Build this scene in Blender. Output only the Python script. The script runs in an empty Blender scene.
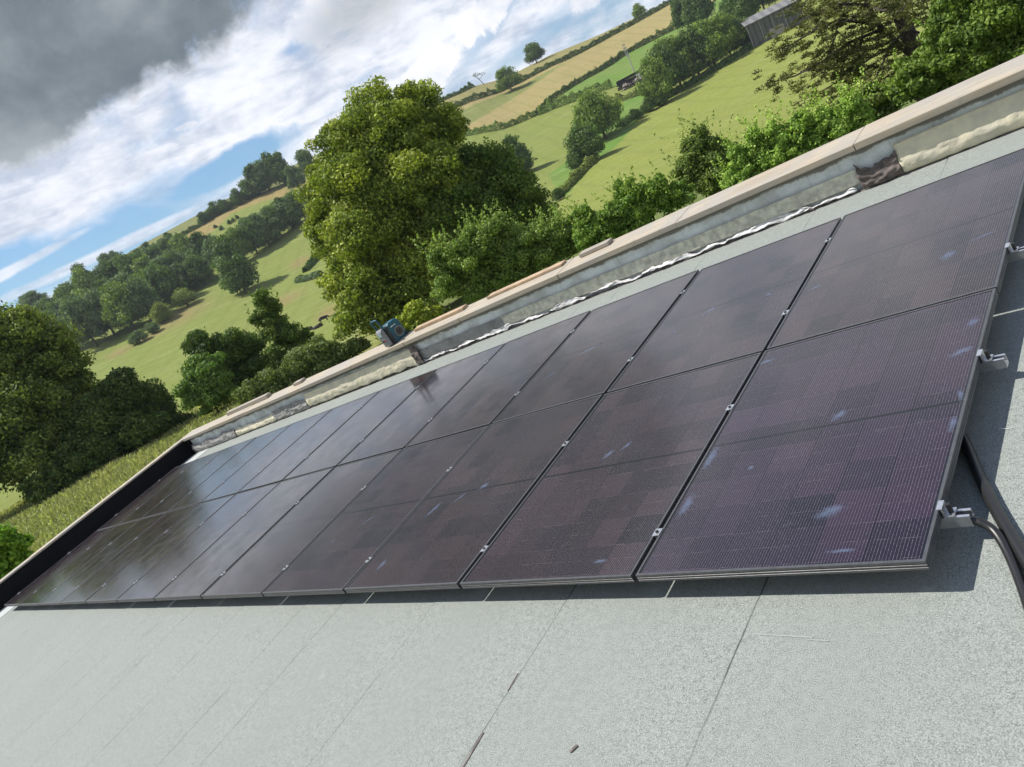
import bpy, bmesh, math, random
import numpy as np
from mathutils import Matrix, Vector, noise as mnoise
random.seed(7)
sc = bpy.context.scene
COL = sc.collection
PI = math.pi

# ------------------------------------------------------------------ frames
# world: origin at the photographer's eye, Z up, Y the way he looks.  RF: the slightly pitched roof's own frame.
CR = np.array([[0.6613501, 0.51764399, -0.54282663], [-0.21042893, -0.56658866, -0.7966787], [-0.71995535, 0.64110997, -0.2657862]])
RG = np.array([[0.68666351, 0.71363146, -0.13864838], [-0.72417453, 0.68818796, -0.04436865], [0.06375328, 0.13087196, 0.98934728]])
EYE = np.array([0.99594334, -1.85936839, 1.73598929])
FPX = 793.67
W2C = CR @ RG.T
def mat4(r, t):
    m = Matrix.Identity(4)
    for i in range(3):
        for j in range(3): m[i][j] = float(r[i, j])
        m[i][3] = float(t[i])
    return m
RF = mat4(RG, -RG @ EYE)
def roofM(x=0, y=0, z=0, rz=0.0): return RF @ Matrix.Translation((x, y, z)) @ Matrix.Rotation(rz, 4, 'Z')
def ray(px, py):
    d = W2C.T @ np.array([(px - 512) / FPX, (py - 383.5) / FPX, 1.0]); return d
def azel(px, py):
    d = ray(px, py); return math.atan2(d[0], d[1]), math.atan2(d[2], math.hypot(d[0], d[1]))
def far_at(px, py, D):            # a world point on that line of sight, D metres out over the ground
    d = ray(px, py); k = D / math.hypot(d[0], d[1]); return d * k

# ------------------------------------------------------------------ camera
cam = bpy.data.cameras.new('camera'); co = bpy.data.objects.new('camera', cam); COL.objects.link(co)
cam.sensor_width = 36; cam.lens = FPX / 1024 * 36; cam.clip_start = .05; cam.clip_end = 20000
rows = W2C
co.matrix_world = mat4(np.array([rows[0], -rows[1], -rows[2]]).T, np.zeros(3))
sc.camera = co
sc.render.resolution_x = 1024; sc.render.resolution_y = 767
sc.view_settings.view_transform = 'Standard'; sc.view_settings.look = 'None'
sc.view_settings.exposure = 0.45; sc.view_settings.gamma = 1.0
sc.cycles.use_denoising = True
sc.cycles.max_bounces = 6; sc.cycles.transparent_max_bounces = 6

# ------------------------------------------------------------------ sun and sky
SUN = Vector((-0.547, 0.21, 0.81)).normalized()
sl = bpy.data.lights.new('sun', 'SUN'); sl.energy = 4.8; sl.angle = math.radians(.53); sl.color = (1, .955, .88)
so = bpy.data.objects.new('sun', sl); COL.objects.link(so); so.rotation_euler = SUN.to_track_quat('Z', 'Y').to_euler()
w = bpy.data.worlds.new('World'); sc.world = w; w.use_nodes = True
nt = w.node_tree; nt.nodes.clear()
class N:
    def __init__(s, nt): s.nt = nt
    def new(s, t, **k):
        n = s.nt.nodes.new(t)
        for a, b in k.items(): setattr(n, a, b)
        return n
    def put(s, sock, v):
        if hasattr(v, 'is_output') or hasattr(v, 'links'): s.nt.links.new(v, sock)
        else: sock.default_value = v
    def m(s, op, a, b=None, c=None, clamp=False):
        n = s.new('ShaderNodeMath', operation=op, use_clamp=clamp); s.put(n.inputs[0], a)
        if b is not None: s.put(n.inputs[1], b)
        if c is not None: s.put(n.inputs[2], c)
        return n.outputs[0]
    def ss(s, v, a, b, lo=0.0, hi=1.0):
        n = s.new('ShaderNodeMapRange', interpolation_type='SMOOTHSTEP'); s.put(n.inputs[0], v)
        n.inputs[1].default_value = a; n.inputs[2].default_value = b; n.inputs[3].default_value = lo; n.inputs[4].default_value = hi
        return n.outputs[0]
    def noise(s, vec, scale, detail=5, rough=.55, dist=0.0, col=False):
        n = s.new('ShaderNodeTexNoise'); n.inputs['Scale'].default_value = scale; n.inputs['Detail'].default_value = detail
        n.inputs['Roughness'].default_value = rough; n.inputs['Distortion'].default_value = dist
        if vec is not None: s.put(n.inputs['Vector'], vec)
        return n.outputs['Color' if col else 'Fac']
    def mix(s, f, a, b, blend='MIX'):
        n = s.new('ShaderNodeMix', data_type='RGBA', blend_type=blend); s.put(n.inputs[0], f)
        for sock, v in ((n.inputs[6], a), (n.inputs[7], b)):
            if isinstance(v, (tuple, list)): v = (*v[:3], 1)
            s.put(sock, v)
        return n.outputs[2]
    def xyz(s, v):
        n = s.new('ShaderNodeSeparateXYZ'); s.put(n.inputs[0], v); return n.outputs
    def comb(s, x, y, z):
        n = s.new('ShaderNodeCombineXYZ')
        for i, v in enumerate((x, y, z)): s.put(n.inputs[i], v)
        return n.outputs[0]
q = N(nt)
sky = q.new('ShaderNodeTexSky', sky_type='NISHITA'); sky.sun_disc = False
sky.sun_elevation = math.asin(SUN.z); sky.sun_rotation = math.atan2(SUN.x, SUN.y); sky.air_density = 1.3; sky.dust_density = .6; sky.ozone_density = 2.0
tc = q.new('ShaderNodeTexCoord'); D_ = tc.outputs['Generated']
X_, Y_, Z_ = q.xyz(D_)
az = q.m('MULTIPLY', q.m('ARCTAN2', X_, Y_), 180 / PI)
el = q.m('MULTIPLY', q.m('ARCSINE', Z_), 180 / PI)
zz = q.m('ADD', q.m('MAXIMUM', Z_, 0.0), .10)
flat = q.comb(q.m('DIVIDE', X_, zz), q.m('DIVIDE', Y_, zz), 0.0)          # the cloud layer seen from below
n1 = q.noise(flat, 1.15, 9, .6, .25)
n2 = q.noise(flat, 3.3, 8, .62, .3)
n3 = q.noise(D_, 9.0, 9, .58, .15)                                        # billowy cumulus
n4 = q.noise(D_, 26.0, 8, .62, .2)
jit = q.m('ADD', q.m('MULTIPLY', q.m('SUBTRACT', n3, .5), 2.0), q.m('MULTIPLY', q.m('SUBTRACT', n4, .5), 1.3))
def blob(a0, e0, ra, re, rot=0.0, wob=1.1):
    dx = q.m('SUBTRACT', az, a0); dy = q.m('SUBTRACT', el, e0)
    c, s_ = math.cos(math.radians(rot)), math.sin(math.radians(rot))
    u = q.m('DIVIDE', q.m('ADD', q.m('MULTIPLY', dx, c), q.m('MULTIPLY', dy, s_)), ra)
    v = q.m('DIVIDE', q.m('SUBTRACT', q.m('MULTIPLY', dy, c), q.m('MULTIPLY', dx, s_)), re)
    r = q.m('SQRT', q.m('ADD', q.m('MULTIPLY', u, u), q.m('MULTIPLY', v, v)))
    return q.m('ADD', q.m('SUBTRACT', 1.0, r), q.m('MULTIPLY', jit, wob))      # > 0 inside
def mx(*a):
    r = a[0]
    for b in a[1:]: r = q.m('MAXIMUM', r, b)
    return r
# white layer: over nearly all the sky, thin towards the horizon, with a blue gap low on the left
cover = q.m('ADD', q.m('MULTIPLY', q.ss(q.m('ADD', q.m('MULTIPLY', n1, .6), q.m('MULTIPLY', n3, .4)), .38, .58), .75), q.ss(el, 7.0, 12.0, .25, .65))
gap = q.ss(mx(blob(-21, 7.6, 11, 1.6, 3, .7), blob(-12, 8.6, 6.5, 1.0, 4, .7), blob(-27, 8.7, 6, 1.6, -3, .7)), -.15, .45)
gap2 = q.ss(mx(blob(9.5, 9.6, 3.2, .7, 25, .8), blob(11, 7.2, 4, .6, 8, .6), blob(-3.2, 13.6, 1.3, .5, 10, .6)), -.2, .6)
white = q.m('MULTIPLY', cover, q.m('SUBTRACT', 1.0, q.m('MULTIPLY', gap, .97)), clamp=True)
white = q.m('MULTIPLY', white, q.m('SUBTRACT', 1.0, q.m('MULTIPLY', gap2, .55)), clamp=True)
streak = q.ss(mx(blob(-19, 7.05, 9, .38, 2.0, .45), blob(-27, 8.0, 7, .32, 6.0, .5)), -.25, .5, 0, .8)
cum = q.ss(mx(blob(4.0, 8.3, 2.8, 1.4, 20, .9), blob(10.0, 10.6, 2.8, 1.5, 15, 1.0), blob(16.5, 8.3, 3.4, 1.4, 5, .9), blob(-1.5, 14.2, 3.0, 1.9, 20, .9), blob(-12.0, 12.0, 1.5, .4, -4, .7), blob(21, 11.0, 3, 2.2, 0, .9)), .05, .42)
white = q.m('MULTIPLY', mx(white, streak, cum), q.ss(el, 27.0, 46.0, 1.0, .22))   # the cloud opens overhead, where the sun stands
# dark cloud overhead on the left
dk = blob(-20.5, 23.0, 28, 9.7, 3, .24)
dark = mx(q.ss(dk, -.02, .13), q.ss(blob(2.0, 14.3, 6.5, 2.4, 14, .6), -.1, .9, 0, .6))
tone = q.ss(n2, .25, .75, .80, 1.10)
wcol = q.mix(q.ss(q.m('ADD', q.m('MULTIPLY', n2, .55), q.m('MULTIPLY', q.m('ADD', n3, n4), .225)), .36, .60), (.46, .53, .66), (.88, .90, .96))
wcol = q.mix(cum, wcol, q.mix(q.ss(q.m('ADD', q.m('MULTIPLY', n3, .6), q.m('MULTIPLY', n4, .4)), .38, .60), (.60, .66, .77), (.93, .93, .96)))
dcol = q.mix(q.ss(q.m('ADD', q.m('MULTIPLY', q.noise(flat, .9, 4, .5), .55), q.m('MULTIPLY', n3, .45)), .38, .62), (.15, .185, .215), (.36, .40, .43))
ccol = q.mix(dark, wcol, dcol)
calpha = mx(white, dark)
bgs = q.new('ShaderNodeBackground'); bgs.inputs['Strength'].default_value = .085; nt.links.new(q.mix(1.0, sky.outputs[0], (.58, .78, 1.02), 'MULTIPLY'), bgs.inputs['Color'])
bgc = q.new('ShaderNodeBackground'); bgc.inputs['Strength'].default_value = .83; nt.links.new(ccol, bgc.inputs['Color'])
msh = q.new('ShaderNodeMixShader'); nt.links.new(calpha, msh.inputs[0]); nt.links.new(bgs.outputs[0], msh.inputs[1]); nt.links.new(bgc.outputs[0], msh.inputs[2])
wo = q.new('ShaderNodeOutputWorld'); nt.links.new(msh.outputs[0], wo.inputs['Surface'])
w.cycles.sampling_method = 'MANUAL'; w.cycles.sample_map_resolution = 1024

# ------------------------------------------------------------------ helpers
def tag(o, label=None, cat=None, group=None, kind=None):
    if label: o['label'] = label
    if cat: o['category'] = cat
    if group: o['group'] = group
    if kind: o['kind'] = kind
    return o
def empty(name, M, label=None, cat=None, group=None):
    o = bpy.data.objects.new(name, None); o.empty_display_size = .2; COL.objects.link(o)
    o.matrix_world = M; return tag(o, label, cat, group)
class MB:
    def __init__(s): s.v = []; s.f = []; s.mi = []
    def add(s, vs, fs, mi=0):
        b = len(s.v); s.v += [tuple(v) for v in vs]; s.f += [tuple(b + i for i in f) for f in fs]; s.mi += [mi] * len(fs); return s
    def box(s, x0, x1, y0, y1, z0, z1, mi=0, M=None):
        vs = [Vector((x, y, z)) for z in (z0, z1) for y in (y0, y1) for x in (x0, x1)]
        if M is not None: vs = [M @ v for v in vs]
        return s.add(vs, [(0, 2, 3, 1), (4, 5, 7, 6), (0, 1, 5, 4), (2, 6, 7, 3), (0, 4, 6, 2), (1, 3, 7, 5)], mi)
    def tube(s, pts, rad, n=8, mi=0, cap=True):
        pts = [Vector(p) for p in pts]; rings = []
        if not hasattr(rad, '__len__'): rad = [rad] * len(pts)
        up = Vector((0, 0, 1)); vs = []
        for i, p in enumerate(pts):
            t = (pts[min(i + 1, len(pts) - 1)] - pts[max(i - 1, 0)]).normalized()
            a = t.cross(up if abs(t.z) < .95 else Vector((1, 0, 0))).normalized(); b = t.cross(a)
            vs += [p + (a * math.cos(k * 2 * PI / n) + b * math.sin(k * 2 * PI / n)) * rad[i] for k in range(n)]
        fs = [(i * n + k, i * n + (k + 1) % n, (i + 1) * n + (k + 1) % n, (i + 1) * n + k) for i in range(len(pts) - 1) for k in range(n)]
        if cap: fs += [tuple(range(n))[::-1], tuple((len(pts) - 1) * n + k for k in range(n))]
        return s.add(vs, fs, mi)
    def prism(s, poly, axis, a, b, mi=0):   # poly of 2-D points extruded along axis 'x','y','z'
        def P(u, v, t): return {'x': (t, u, v), 'y': (u, t, v), 'z': (u, v, t)}[axis]
        n = len(poly); vs = [P(u, v, a) for u, v in poly] + [P(u, v, b) for u, v in poly]
        fs = [tuple(range(n)), tuple(range(2 * n - 1, n - 1, -1))] + [(i, i + n, (i + 1) % n + n, (i + 1) % n) for i in range(n)]
        return s.add(vs, fs, mi)
    def mesh(s, name, mats, smooth=False):
        me = bpy.data.meshes.new(name); me.from_pydata(s.v, [], s.f)
        for m in (mats if isinstance(mats, (list, tuple)) else [mats]): me.materials.append(m)
        me.polygons.foreach_set('material_index', s.mi)
        bm = bmesh.new(); bm.from_mesh(me); bmesh.ops.recalc_face_normals(bm, faces=bm.faces); bm.to_mesh(me); bm.free()
        if smooth: me.polygons.foreach_set('use_smooth', [True] * len(me.polygons))
        return me
    def build(s, name, mats, parent=None, M=None, smooth=False, bevel=0):
        o = bpy.data.objects.new(name, s.mesh(name, mats, smooth)); COL.objects.link(o)
        if parent is not None: o.parent = parent
        if M is not None:
            if parent is not None: o.matrix_local = M
            else: o.matrix_world = M
        if bevel:
            b = o.modifiers.new('bevel', 'BEVEL'); b.width = bevel; b.segments = 2; b.limit_method = 'ANGLE'
        return o

def newmat(name):
    m = bpy.data.materials.new(name); m.use_nodes = True; t = m.node_tree; q = N(t)
    b = t.nodes['Principled BSDF']; return m, q, b
def pmat(name, col, rough=.6, metal=0.0, var=.12, scale=12, bump=0.0, bscale=40, spec=.5, detail=5, col2=None, coord='Object'):
    m, q, b = newmat(name)
    tcn = q.new('ShaderNodeTexCoord').outputs[coord]
    n = q.noise(tcn, scale, detail, .6)
    c2 = col2 or tuple(c * (1 - 2 * var) for c in col)
    cc = q.mix(q.ss(n, .3, .7), col, c2); q.put(b.inputs['Base Color'], cc)
    q.put(b.inputs['Roughness'], rough); b.inputs['Metallic'].default_value = metal; b.inputs['Specular IOR Level'].default_value = spec
    if bump:
        bn = q.new('ShaderNodeBump'); bn.inputs['Strength'].default_value = bump; bn.inputs['Distance'].default_value = .01
        q.put(bn.inputs['Height'], q.noise(tcn, bscale, 6, .6)); q.put(b.inputs['Normal'], bn.outputs[0])
    return m
exec_order = []
# ------------------------------------------------------------------ terrain
ZP = np.array([(0, -4.9), (45, -4.95), (80, -6.0), (130, -8.1), (200, -10.7), (260, -6.0), (330, 4.0), (420, 22.0), (500, 40.0), (580, 60.0), (640, 72.5)])
SKY_PX = [(-60, 345), (0, 322), (49.4, 298), (77.5, 282.5), (102.5, 267), (124, 255), (149.4, 240), (187, 220), (227, 198.5), (253.5, 184), (303, 160), (440, 98), (465, 88), (498, 79.5), (520, 70), (549.5, 55), (600, 34), (640, 15), (680, -5), (760, -42)]
_sk = sorted((math.degrees(azel(*p)[0]), math.tan(azel(*p)[1])) for p in SKY_PX)
_sa = np.array([a for a, _ in _sk]); _se = np.array([e for _, e in _sk])
_dd = np.linspace(0, 660, 1321)
_zz = np.interp(_dd, ZP[:, 0], ZP[:, 1])
for _ in range(3): _zz = np.convolve(np.pad(_zz, 20, mode='edge'), np.ones(41) / 41, 'valid')
def ground_z(x, y):
    x = np.asarray(x, float); y = np.asarray(y, float)
    d = np.hypot(x, y); a = np.degrees(np.arctan2(x, y))
    z = np.interp(d, _dd, _zz)
    s = np.interp(a, _sa, _se) * 640 / 72.5
    k = np.clip((d - 240) / 330, 0, 1); k = k * k * (3 - 2 * k)
    z = np.where(z > -20, (z + 11) * (1 + (s - 1) * k) * (1 + 0 * z) - 11 + 11 * (s - 1) * k * 0, z)
    z = z + k * ((s - 1) * 0 + (11 * s - 11) * 0)
    top = 640 * np.interp(a, _sa, _se)
    z = z + np.where(d > 300, (top - ((72.5 + 11) * s - 11)) * np.clip((d - 300) / 340, 0, 1) ** 2, 0)
    z = np.where(d > 640, top - .10 * (d - 640) - 3e-5 * (d - 640) ** 2, z)
    z = np.maximum(z, -60)
    und = .35 * np.sin(x * .045 + 1) * np.sin(y * .05) + .25 * np.sin(x * .11 + y * .06)
    return z + und * np.clip((d - 90) / 120, 0, 1) * np.clip((900 - d) / 300, 0, 1) * np.clip((640 - d) / 80, .25, 1)
def ground_at(px, py):
    dr = ray(px, py); h = math.hypot(dr[0], dr[1]); ux, uy, s = dr[0] / h, dr[1] / h, dr[2] / h
    d = np.concatenate([np.linspace(8, 640, 2600)]); g = ground_z(ux * d, uy * d) - s * d
    i = np.where(g >= 0)[0]
    k = d[i[0]] if len(i) else 632.0
    x, y = ux * k, uy * k
    return np.array([x, y, float(ground_z(x, y))])

def plan(poly): return np.array([ground_at(*p)[:2] for p in poly])
def inpoly(P, poly):
    x, y = P[:, 0], P[:, 1]; c = np.zeros(len(P), bool); n = len(poly)
    for i in range(n):
        x1, y1 = poly[i]; x2, y2 = poly[i - 1]
        if y1 == y2: continue
        k = (y1 > y) != (y2 > y); xi = (x2 - x1) * (y - y1) / (y2 - y1) + x1; c ^= k & (x < xi)
    return c
def clampsky(pts): return pts
azs = np.concatenate([np.arange(-180, -48, 3.0), np.arange(-48, 48.01, .13), np.arange(51, 180, 3.0)])
ds = np.concatenate([np.array([.5]), np.geomspace(3, 60, 40), np.linspace(61, 300, 170), np.linspace(301.5, 645, 190), np.geomspace(650, 2600, 26)])
A, Dg = np.meshgrid(np.radians(azs), ds); GX = np.sin(A) * Dg; GY = np.cos(A) * Dg; GZ = ground_z(GX, GY)
na, nd = len(azs), len(ds)
P2 = np.c_[GX.ravel(), GY.ravel()]
gcol = np.tile(np.array([.180, .215, .048]), (len(P2), 1))
dflat = np.hypot(P2[:, 0], P2[:, 1]); azf = np.degrees(np.arctan2(P2[:, 0], P2[:, 1]))
def paint(poly, col):
    k = inpoly(P2, plan(poly)); gcol[k] = col
def strip_above(line, col, azr):            # everything uphill of a line, between two bearings
    L = plan(line); la = np.degrees(np.arctan2(L[:, 0], L[:, 1])); ld = np.hypot(L[:, 0], L[:, 1]); o = np.argsort(la)
    k = (azf > azr[0]) & (azf < azr[1]) & (dflat > np.interp(azf, la[o], ld[o])); gcol[k] = col
H1 = [(-40, 352), (44.7, 310.6), (87, 291), (123, 268), (137, 262), (168, 244), (200, 227), (211, 219), (235, 206), (258, 195), (308, 180)]
HB = [(-40, 372), (56, 322), (90, 303), (140, 275), (180, 250), (216, 229), (231.6, 213.5), (261, 202), (289, 195), (320, 181)]
R1 = [(425, 120), (440, 114), (463.5, 105), (507, 89), (537, 74), (563.5, 61.5), (600, 42.7), (640, 21), (676, 1), (700, -12)]
R2 = [(430, 150), (462, 137), (502.5, 129.5), (537, 115.5), (551, 101.4), (574.5, 85.7), (597.5, 73), (624, 55.6), (654, 40), (674, 30), (700, 14)]
strip_above(HB, (.30, .205, .085), (-40, -5))
strip_above(H1, (.15, .155, .055), (-40, -5))
strip_above(R2, (.34, .255, .115), (2, 40))
strip_above(R1, (.25, .205, .085), (2, 40))
paint([(420, 135), (436, 119), (470, 107), (508, 91), (545, 73), (566, 63), (535, 84), (500, 106), (457, 134)], (.175, .19, .06))
paint([(540, 111), (552, 101.5), (575, 86), (598, 73), (624, 56), (655, 40), (690, 20), (735, -12), (760, 0), (700, 60), (640, 80), (600, 91), (560, 106)], (.11, .205, .035))
paint([(548, 176), (600, 130), (625, 100), (655, 82), (660, 100), (640, 120), (600, 165), (575, 200)], (.105, .21, .035))
paint([(556, 205), (570, 192), (583, 176), (600, 160), (640, 118), (690, 75), (753, 47), (830, 8), (900, -20), (1000, 60), (860, 180), (640, 260), (540, 262)], (.215, .245, .052))
# rough browner patches on the left hillside
rng0 = np.random.default_rng(3)
for (cx, cy, rx, ry) in [(180, 316, 34, 9), (150, 335, 20, 5), (330, 312, 18, 5), (205, 372, 18, 4), (320, 225, 8, 5), (300, 262, 14, 5), (285, 300, 22, 6), (120, 352, 16, 4)]:
    c = ground_at(cx, cy)[:2]; e1 = ground_at(cx + rx * .9, cy - rx * .44)[:2] - c; e2 = ground_at(cx + ry * .4, cy + ry * .9)[:2] - c
    Mx = np.linalg.inv(np.array([e1, e2]).T); uv = (Mx @ (P2 - c).T).T
    wgt = np.clip(1.3 - np.hypot(uv[:, 0], uv[:, 1]), 0, 1)[:, None] * .9
    gcol = gcol * (1 - wgt) + np.array([.25, .18, .08]) * wgt
k = (dflat < 75) & (azf < -5); gcol[k] = (.24, .26, .085)
k = (dflat < 60) & (azf >= -5); gcol[k] = (.12, .16, .05)
me = bpy.data.meshes.new('ground')
vs = np.c_[GX.ravel(), GY.ravel(), GZ.ravel()]
i = np.arange(nd - 1)[:, None]; j = np.arange(na)[None, :]; jn = (j + 1) % na
F = np.stack([i * na + j, i * na + jn, (i + 1) * na + jn, (i + 1) * na + j], -1).reshape(-1, 4)
def fast_mesh(me, V, F):
    n = F.shape[1]
    me.vertices.add(len(V)); me.vertices.foreach_set('co', V.astype(np.float32).ravel())
    me.loops.add(F.size); me.loops.foreach_set('vertex_index', F.astype(np.int32).ravel())
    me.polygons.add(len(F)); me.polygons.foreach_set('loop_start', np.arange(0, F.size, n, dtype=np.int32)); me.polygons.foreach_set('loop_total', np.full(len(F), n, np.int32))
    me.update(calc_edges=True)
fast_mesh(me, vs, F[:, ::-1])
ca = me.color_attributes.new('field', 'FLOAT_COLOR', 'POINT'); ca.data.foreach_set('color', np.c_[gcol, np.ones(len(gcol))].astype(np.float32).ravel())
me.polygons.foreach_set('use_smooth', [True] * len(me.polygons))
m_ground, q, b = newmat('field_grass')
at = q.new('ShaderNodeAttribute', attribute_name='field'); ob = q.new('ShaderNodeTexCoord').outputs['Object']
c = q.mix(q.ss(q.noise(ob, .035, 6, .65), .35, .75, 0, .35), at.outputs['Color'], (.22, .20, .07))
mp = q.new('ShaderNodeMapping'); mp.inputs['Rotation'].default_value = (0, 0, math.radians(-38)); mp.inputs['Scale'].default_value = (.05, .6, .3); q.put(mp.inputs[0], ob)
c = q.mix(q.ss(q.noise(mp.outputs[0], 1.0, 6, .65), .50, .68, 0, .5), c, (.34, .345, .15))
wv = q.new('ShaderNodeTexWave'); wv.inputs['Scale'].default_value = .035; wv.inputs['Distortion'].default_value = 2.5; wv.inputs['Detail Scale'].default_value = .4; q.put(wv.inputs['Vector'], ob)
c = q.mix(q.ss(wv.outputs['Fac'], .75, 1.0, 0, .16), c, (.10, .12, .035))
c = q.mix(q.ss(q.noise(ob, .16, 7, .7), .52, .70, 0, .35), c, (.13, .165, .04))
c = q.mix(q.ss(q.noise(ob, .9, 8, .7), .35, .7, 0, .5), c, (.10, .14, .03))
q.put(b.inputs['Base Color'], c); b.inputs['Roughness'].default_value = .95; b.inputs['Specular IOR Level'].default_value = .1
bn = q.new('ShaderNodeBump'); bn.inputs['Strength'].default_value = .7; bn.inputs['Distance'].default_value = .35; q.put(bn.inputs['Height'], q.noise(ob, 1.6, 8, .7)); q.put(b.inputs['Normal'], bn.outputs[0])
me.materials.append(m_ground)
go = bpy.data.objects.new('ground', me); COL.objects.link(go); tag(go, kind='structure')

# ------------------------------------------------------------------ foliage
def leafmat(name, sat=1.0):
    m, q, b = newmat(name)
    at = q.new('ShaderNodeAttribute', attribute_name='leafcol')
    q.put(b.inputs['Base Color'], at.outputs['Color']); b.inputs['Roughness'].default_value = .6; b.inputs['Specular IOR Level'].default_value = .18
    tr = q.new('ShaderNodeBsdfTranslucent'); q.put(tr.inputs['Color'], q.mix(1.0, at.outputs['Color'], (1.3, 1.5, .6), 'MULTIPLY'))
    ms = q.new('ShaderNodeMixShader'); ms.inputs[0].default_value = .24
    m.node_tree.links.new(b.outputs[0], ms.inputs[1]); m.node_tree.links.new(tr.outputs[0], ms.inputs[2])
    m.node_tree.links.new(ms.outputs[0], m.node_tree.nodes['Material Output'].inputs[0]); return m
m_leaf = leafmat('leaves')
m_bark = pmat('bark', (.10, .08, .06), .9, var=.25, scale=3, bump=.6, bscale=6)
m_bark_dark = pmat('dark_bark', (.055, .042, .034), .9, var=.25, scale=3, bump=.6, bscale=6)
def unit(v): return v / (np.linalg.norm(v, axis=1, keepdims=True) + 1e-9)
def leaves_mesh(name, P, Nn, size, colA, colB, rng, shade=None, asp=.62, cvar=.22):
    n = len(P); Nn = unit(Nn * .8 + rng.normal(size=(n, 3)) * .48)
    t = unit(np.cross(Nn, rng.normal(size=(n, 3)))); bta = np.cross(Nn, t)
    s = (size * rng.uniform(.6, 1.35, n))[:, None] if np.isscalar(size) else (size * rng.uniform(.6, 1.35, n))[:, None]
    V = np.stack([P + t * s * .5, P + bta * s * asp * .5 + Nn * s * .12, P - t * s * .5, P - bta * s * asp * .5 + Nn * s * .12], 1).reshape(-1, 3)
    me = bpy.data.meshes.new(name); fast_mesh(me, V, np.arange(4 * n).reshape(-1, 4))
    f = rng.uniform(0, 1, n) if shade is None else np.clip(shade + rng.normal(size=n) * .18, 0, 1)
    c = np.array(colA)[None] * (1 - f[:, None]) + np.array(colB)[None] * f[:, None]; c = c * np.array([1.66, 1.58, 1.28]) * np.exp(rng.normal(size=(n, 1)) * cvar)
    a = me.color_attributes.new('leafcol', 'FLOAT_COLOR', 'CORNER'); a.data.foreach_set('color', np.repeat(np.c_[c, np.ones(n)], 4, 0).astype(np.float32).ravel())
    me.materials.append(m_leaf); return me
def crown_points(blobs, n, rng, sub=14, subr=.36, fill=.25, shoots=0, shlen=.5):
    """blobs: rows of centre and radii; leaves sit on many small clumps over each blob, gaps between the clumps"""
    B = np.array(blobs, float); S = []
    for bl in B:
        k = max(5, int(sub)); d = unit(rng.normal(size=(k, 3))); d[:, 2] = np.where(d[:, 2] < -.55, -d[:, 2], d[:, 2])
        far_ = rng.uniform(.55, .95, (k, 1)) + (rng.uniform(size=(k, 1)) > .86) * .14; c = bl[:3] + d * bl[3:] * far_; r = bl[3:].mean() * subr * rng.uniform(.45, 1.5, k)
        for a, bb, dd in zip(c, r, d): S.append((*a, bb, rng.uniform(0, 1)))
    S = np.array(S); w_ = S[:, 3] ** 2; w_ /= w_.sum()
    m = int(n * (1 - fill)); idx = rng.choice(len(S), m, p=w_); d = unit(rng.normal(size=(m, 3)))
    rr = 1.04 - np.abs(rng.normal(size=(m, 1))) * .34 + (rng.uniform(size=(m, 1)) > .93) * .25
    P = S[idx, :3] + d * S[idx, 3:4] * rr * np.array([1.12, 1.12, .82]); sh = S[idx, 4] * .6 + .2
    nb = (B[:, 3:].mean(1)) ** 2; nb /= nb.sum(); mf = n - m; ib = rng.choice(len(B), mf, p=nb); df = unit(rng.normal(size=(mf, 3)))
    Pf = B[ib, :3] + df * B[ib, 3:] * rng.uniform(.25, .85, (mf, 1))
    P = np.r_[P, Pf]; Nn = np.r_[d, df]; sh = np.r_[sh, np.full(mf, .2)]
    if shoots:
        top = S[rng.choice(len(S), shoots)]; PP = []; NN = []
        for t in top:
            o = unit(rng.normal(size=(1, 3)))[0]; o[2] = abs(o[2]) * .8 + .9; o /= np.linalg.norm(o); L = shlen * rng.uniform(.5, 1.3); k = 26
            u = rng.uniform(0, 1, (k, 1)); PP.append(t[:3] + o * (t[3] * .5 + u * L) + rng.normal(size=(k, 3)) * .10 * L * (1.1 - u)); NN.append(rng.normal(size=(k, 3)))
        P = np.r_[P, np.concatenate(PP)]; Nn = np.r_[Nn, np.concatenate(NN)]; sh = np.r_[sh, np.full(len(P) - len(sh), .8)]
    return P, Nn, sh
def limb_mb(base, tips, r0, rng, mb=None):
    mb = mb or MB()
    for t in tips:
        t = np.array(t, float); b0 = np.array(base, float); pts = []
        for k in range(6):
            u = k / 5; p = b0 + (t - b0) * u; p[2] = b0[2] + (t[2] - b0[2]) * u ** .8
            p[:2] += rng.normal(size=2) * .04 * np.linalg.norm(t - b0) * math.sin(u * PI); pts.append(p)
        mb.tube(pts, [r0 * (1 - .8 * k / 5) for k in range(6)], 6)
    return mb
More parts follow.
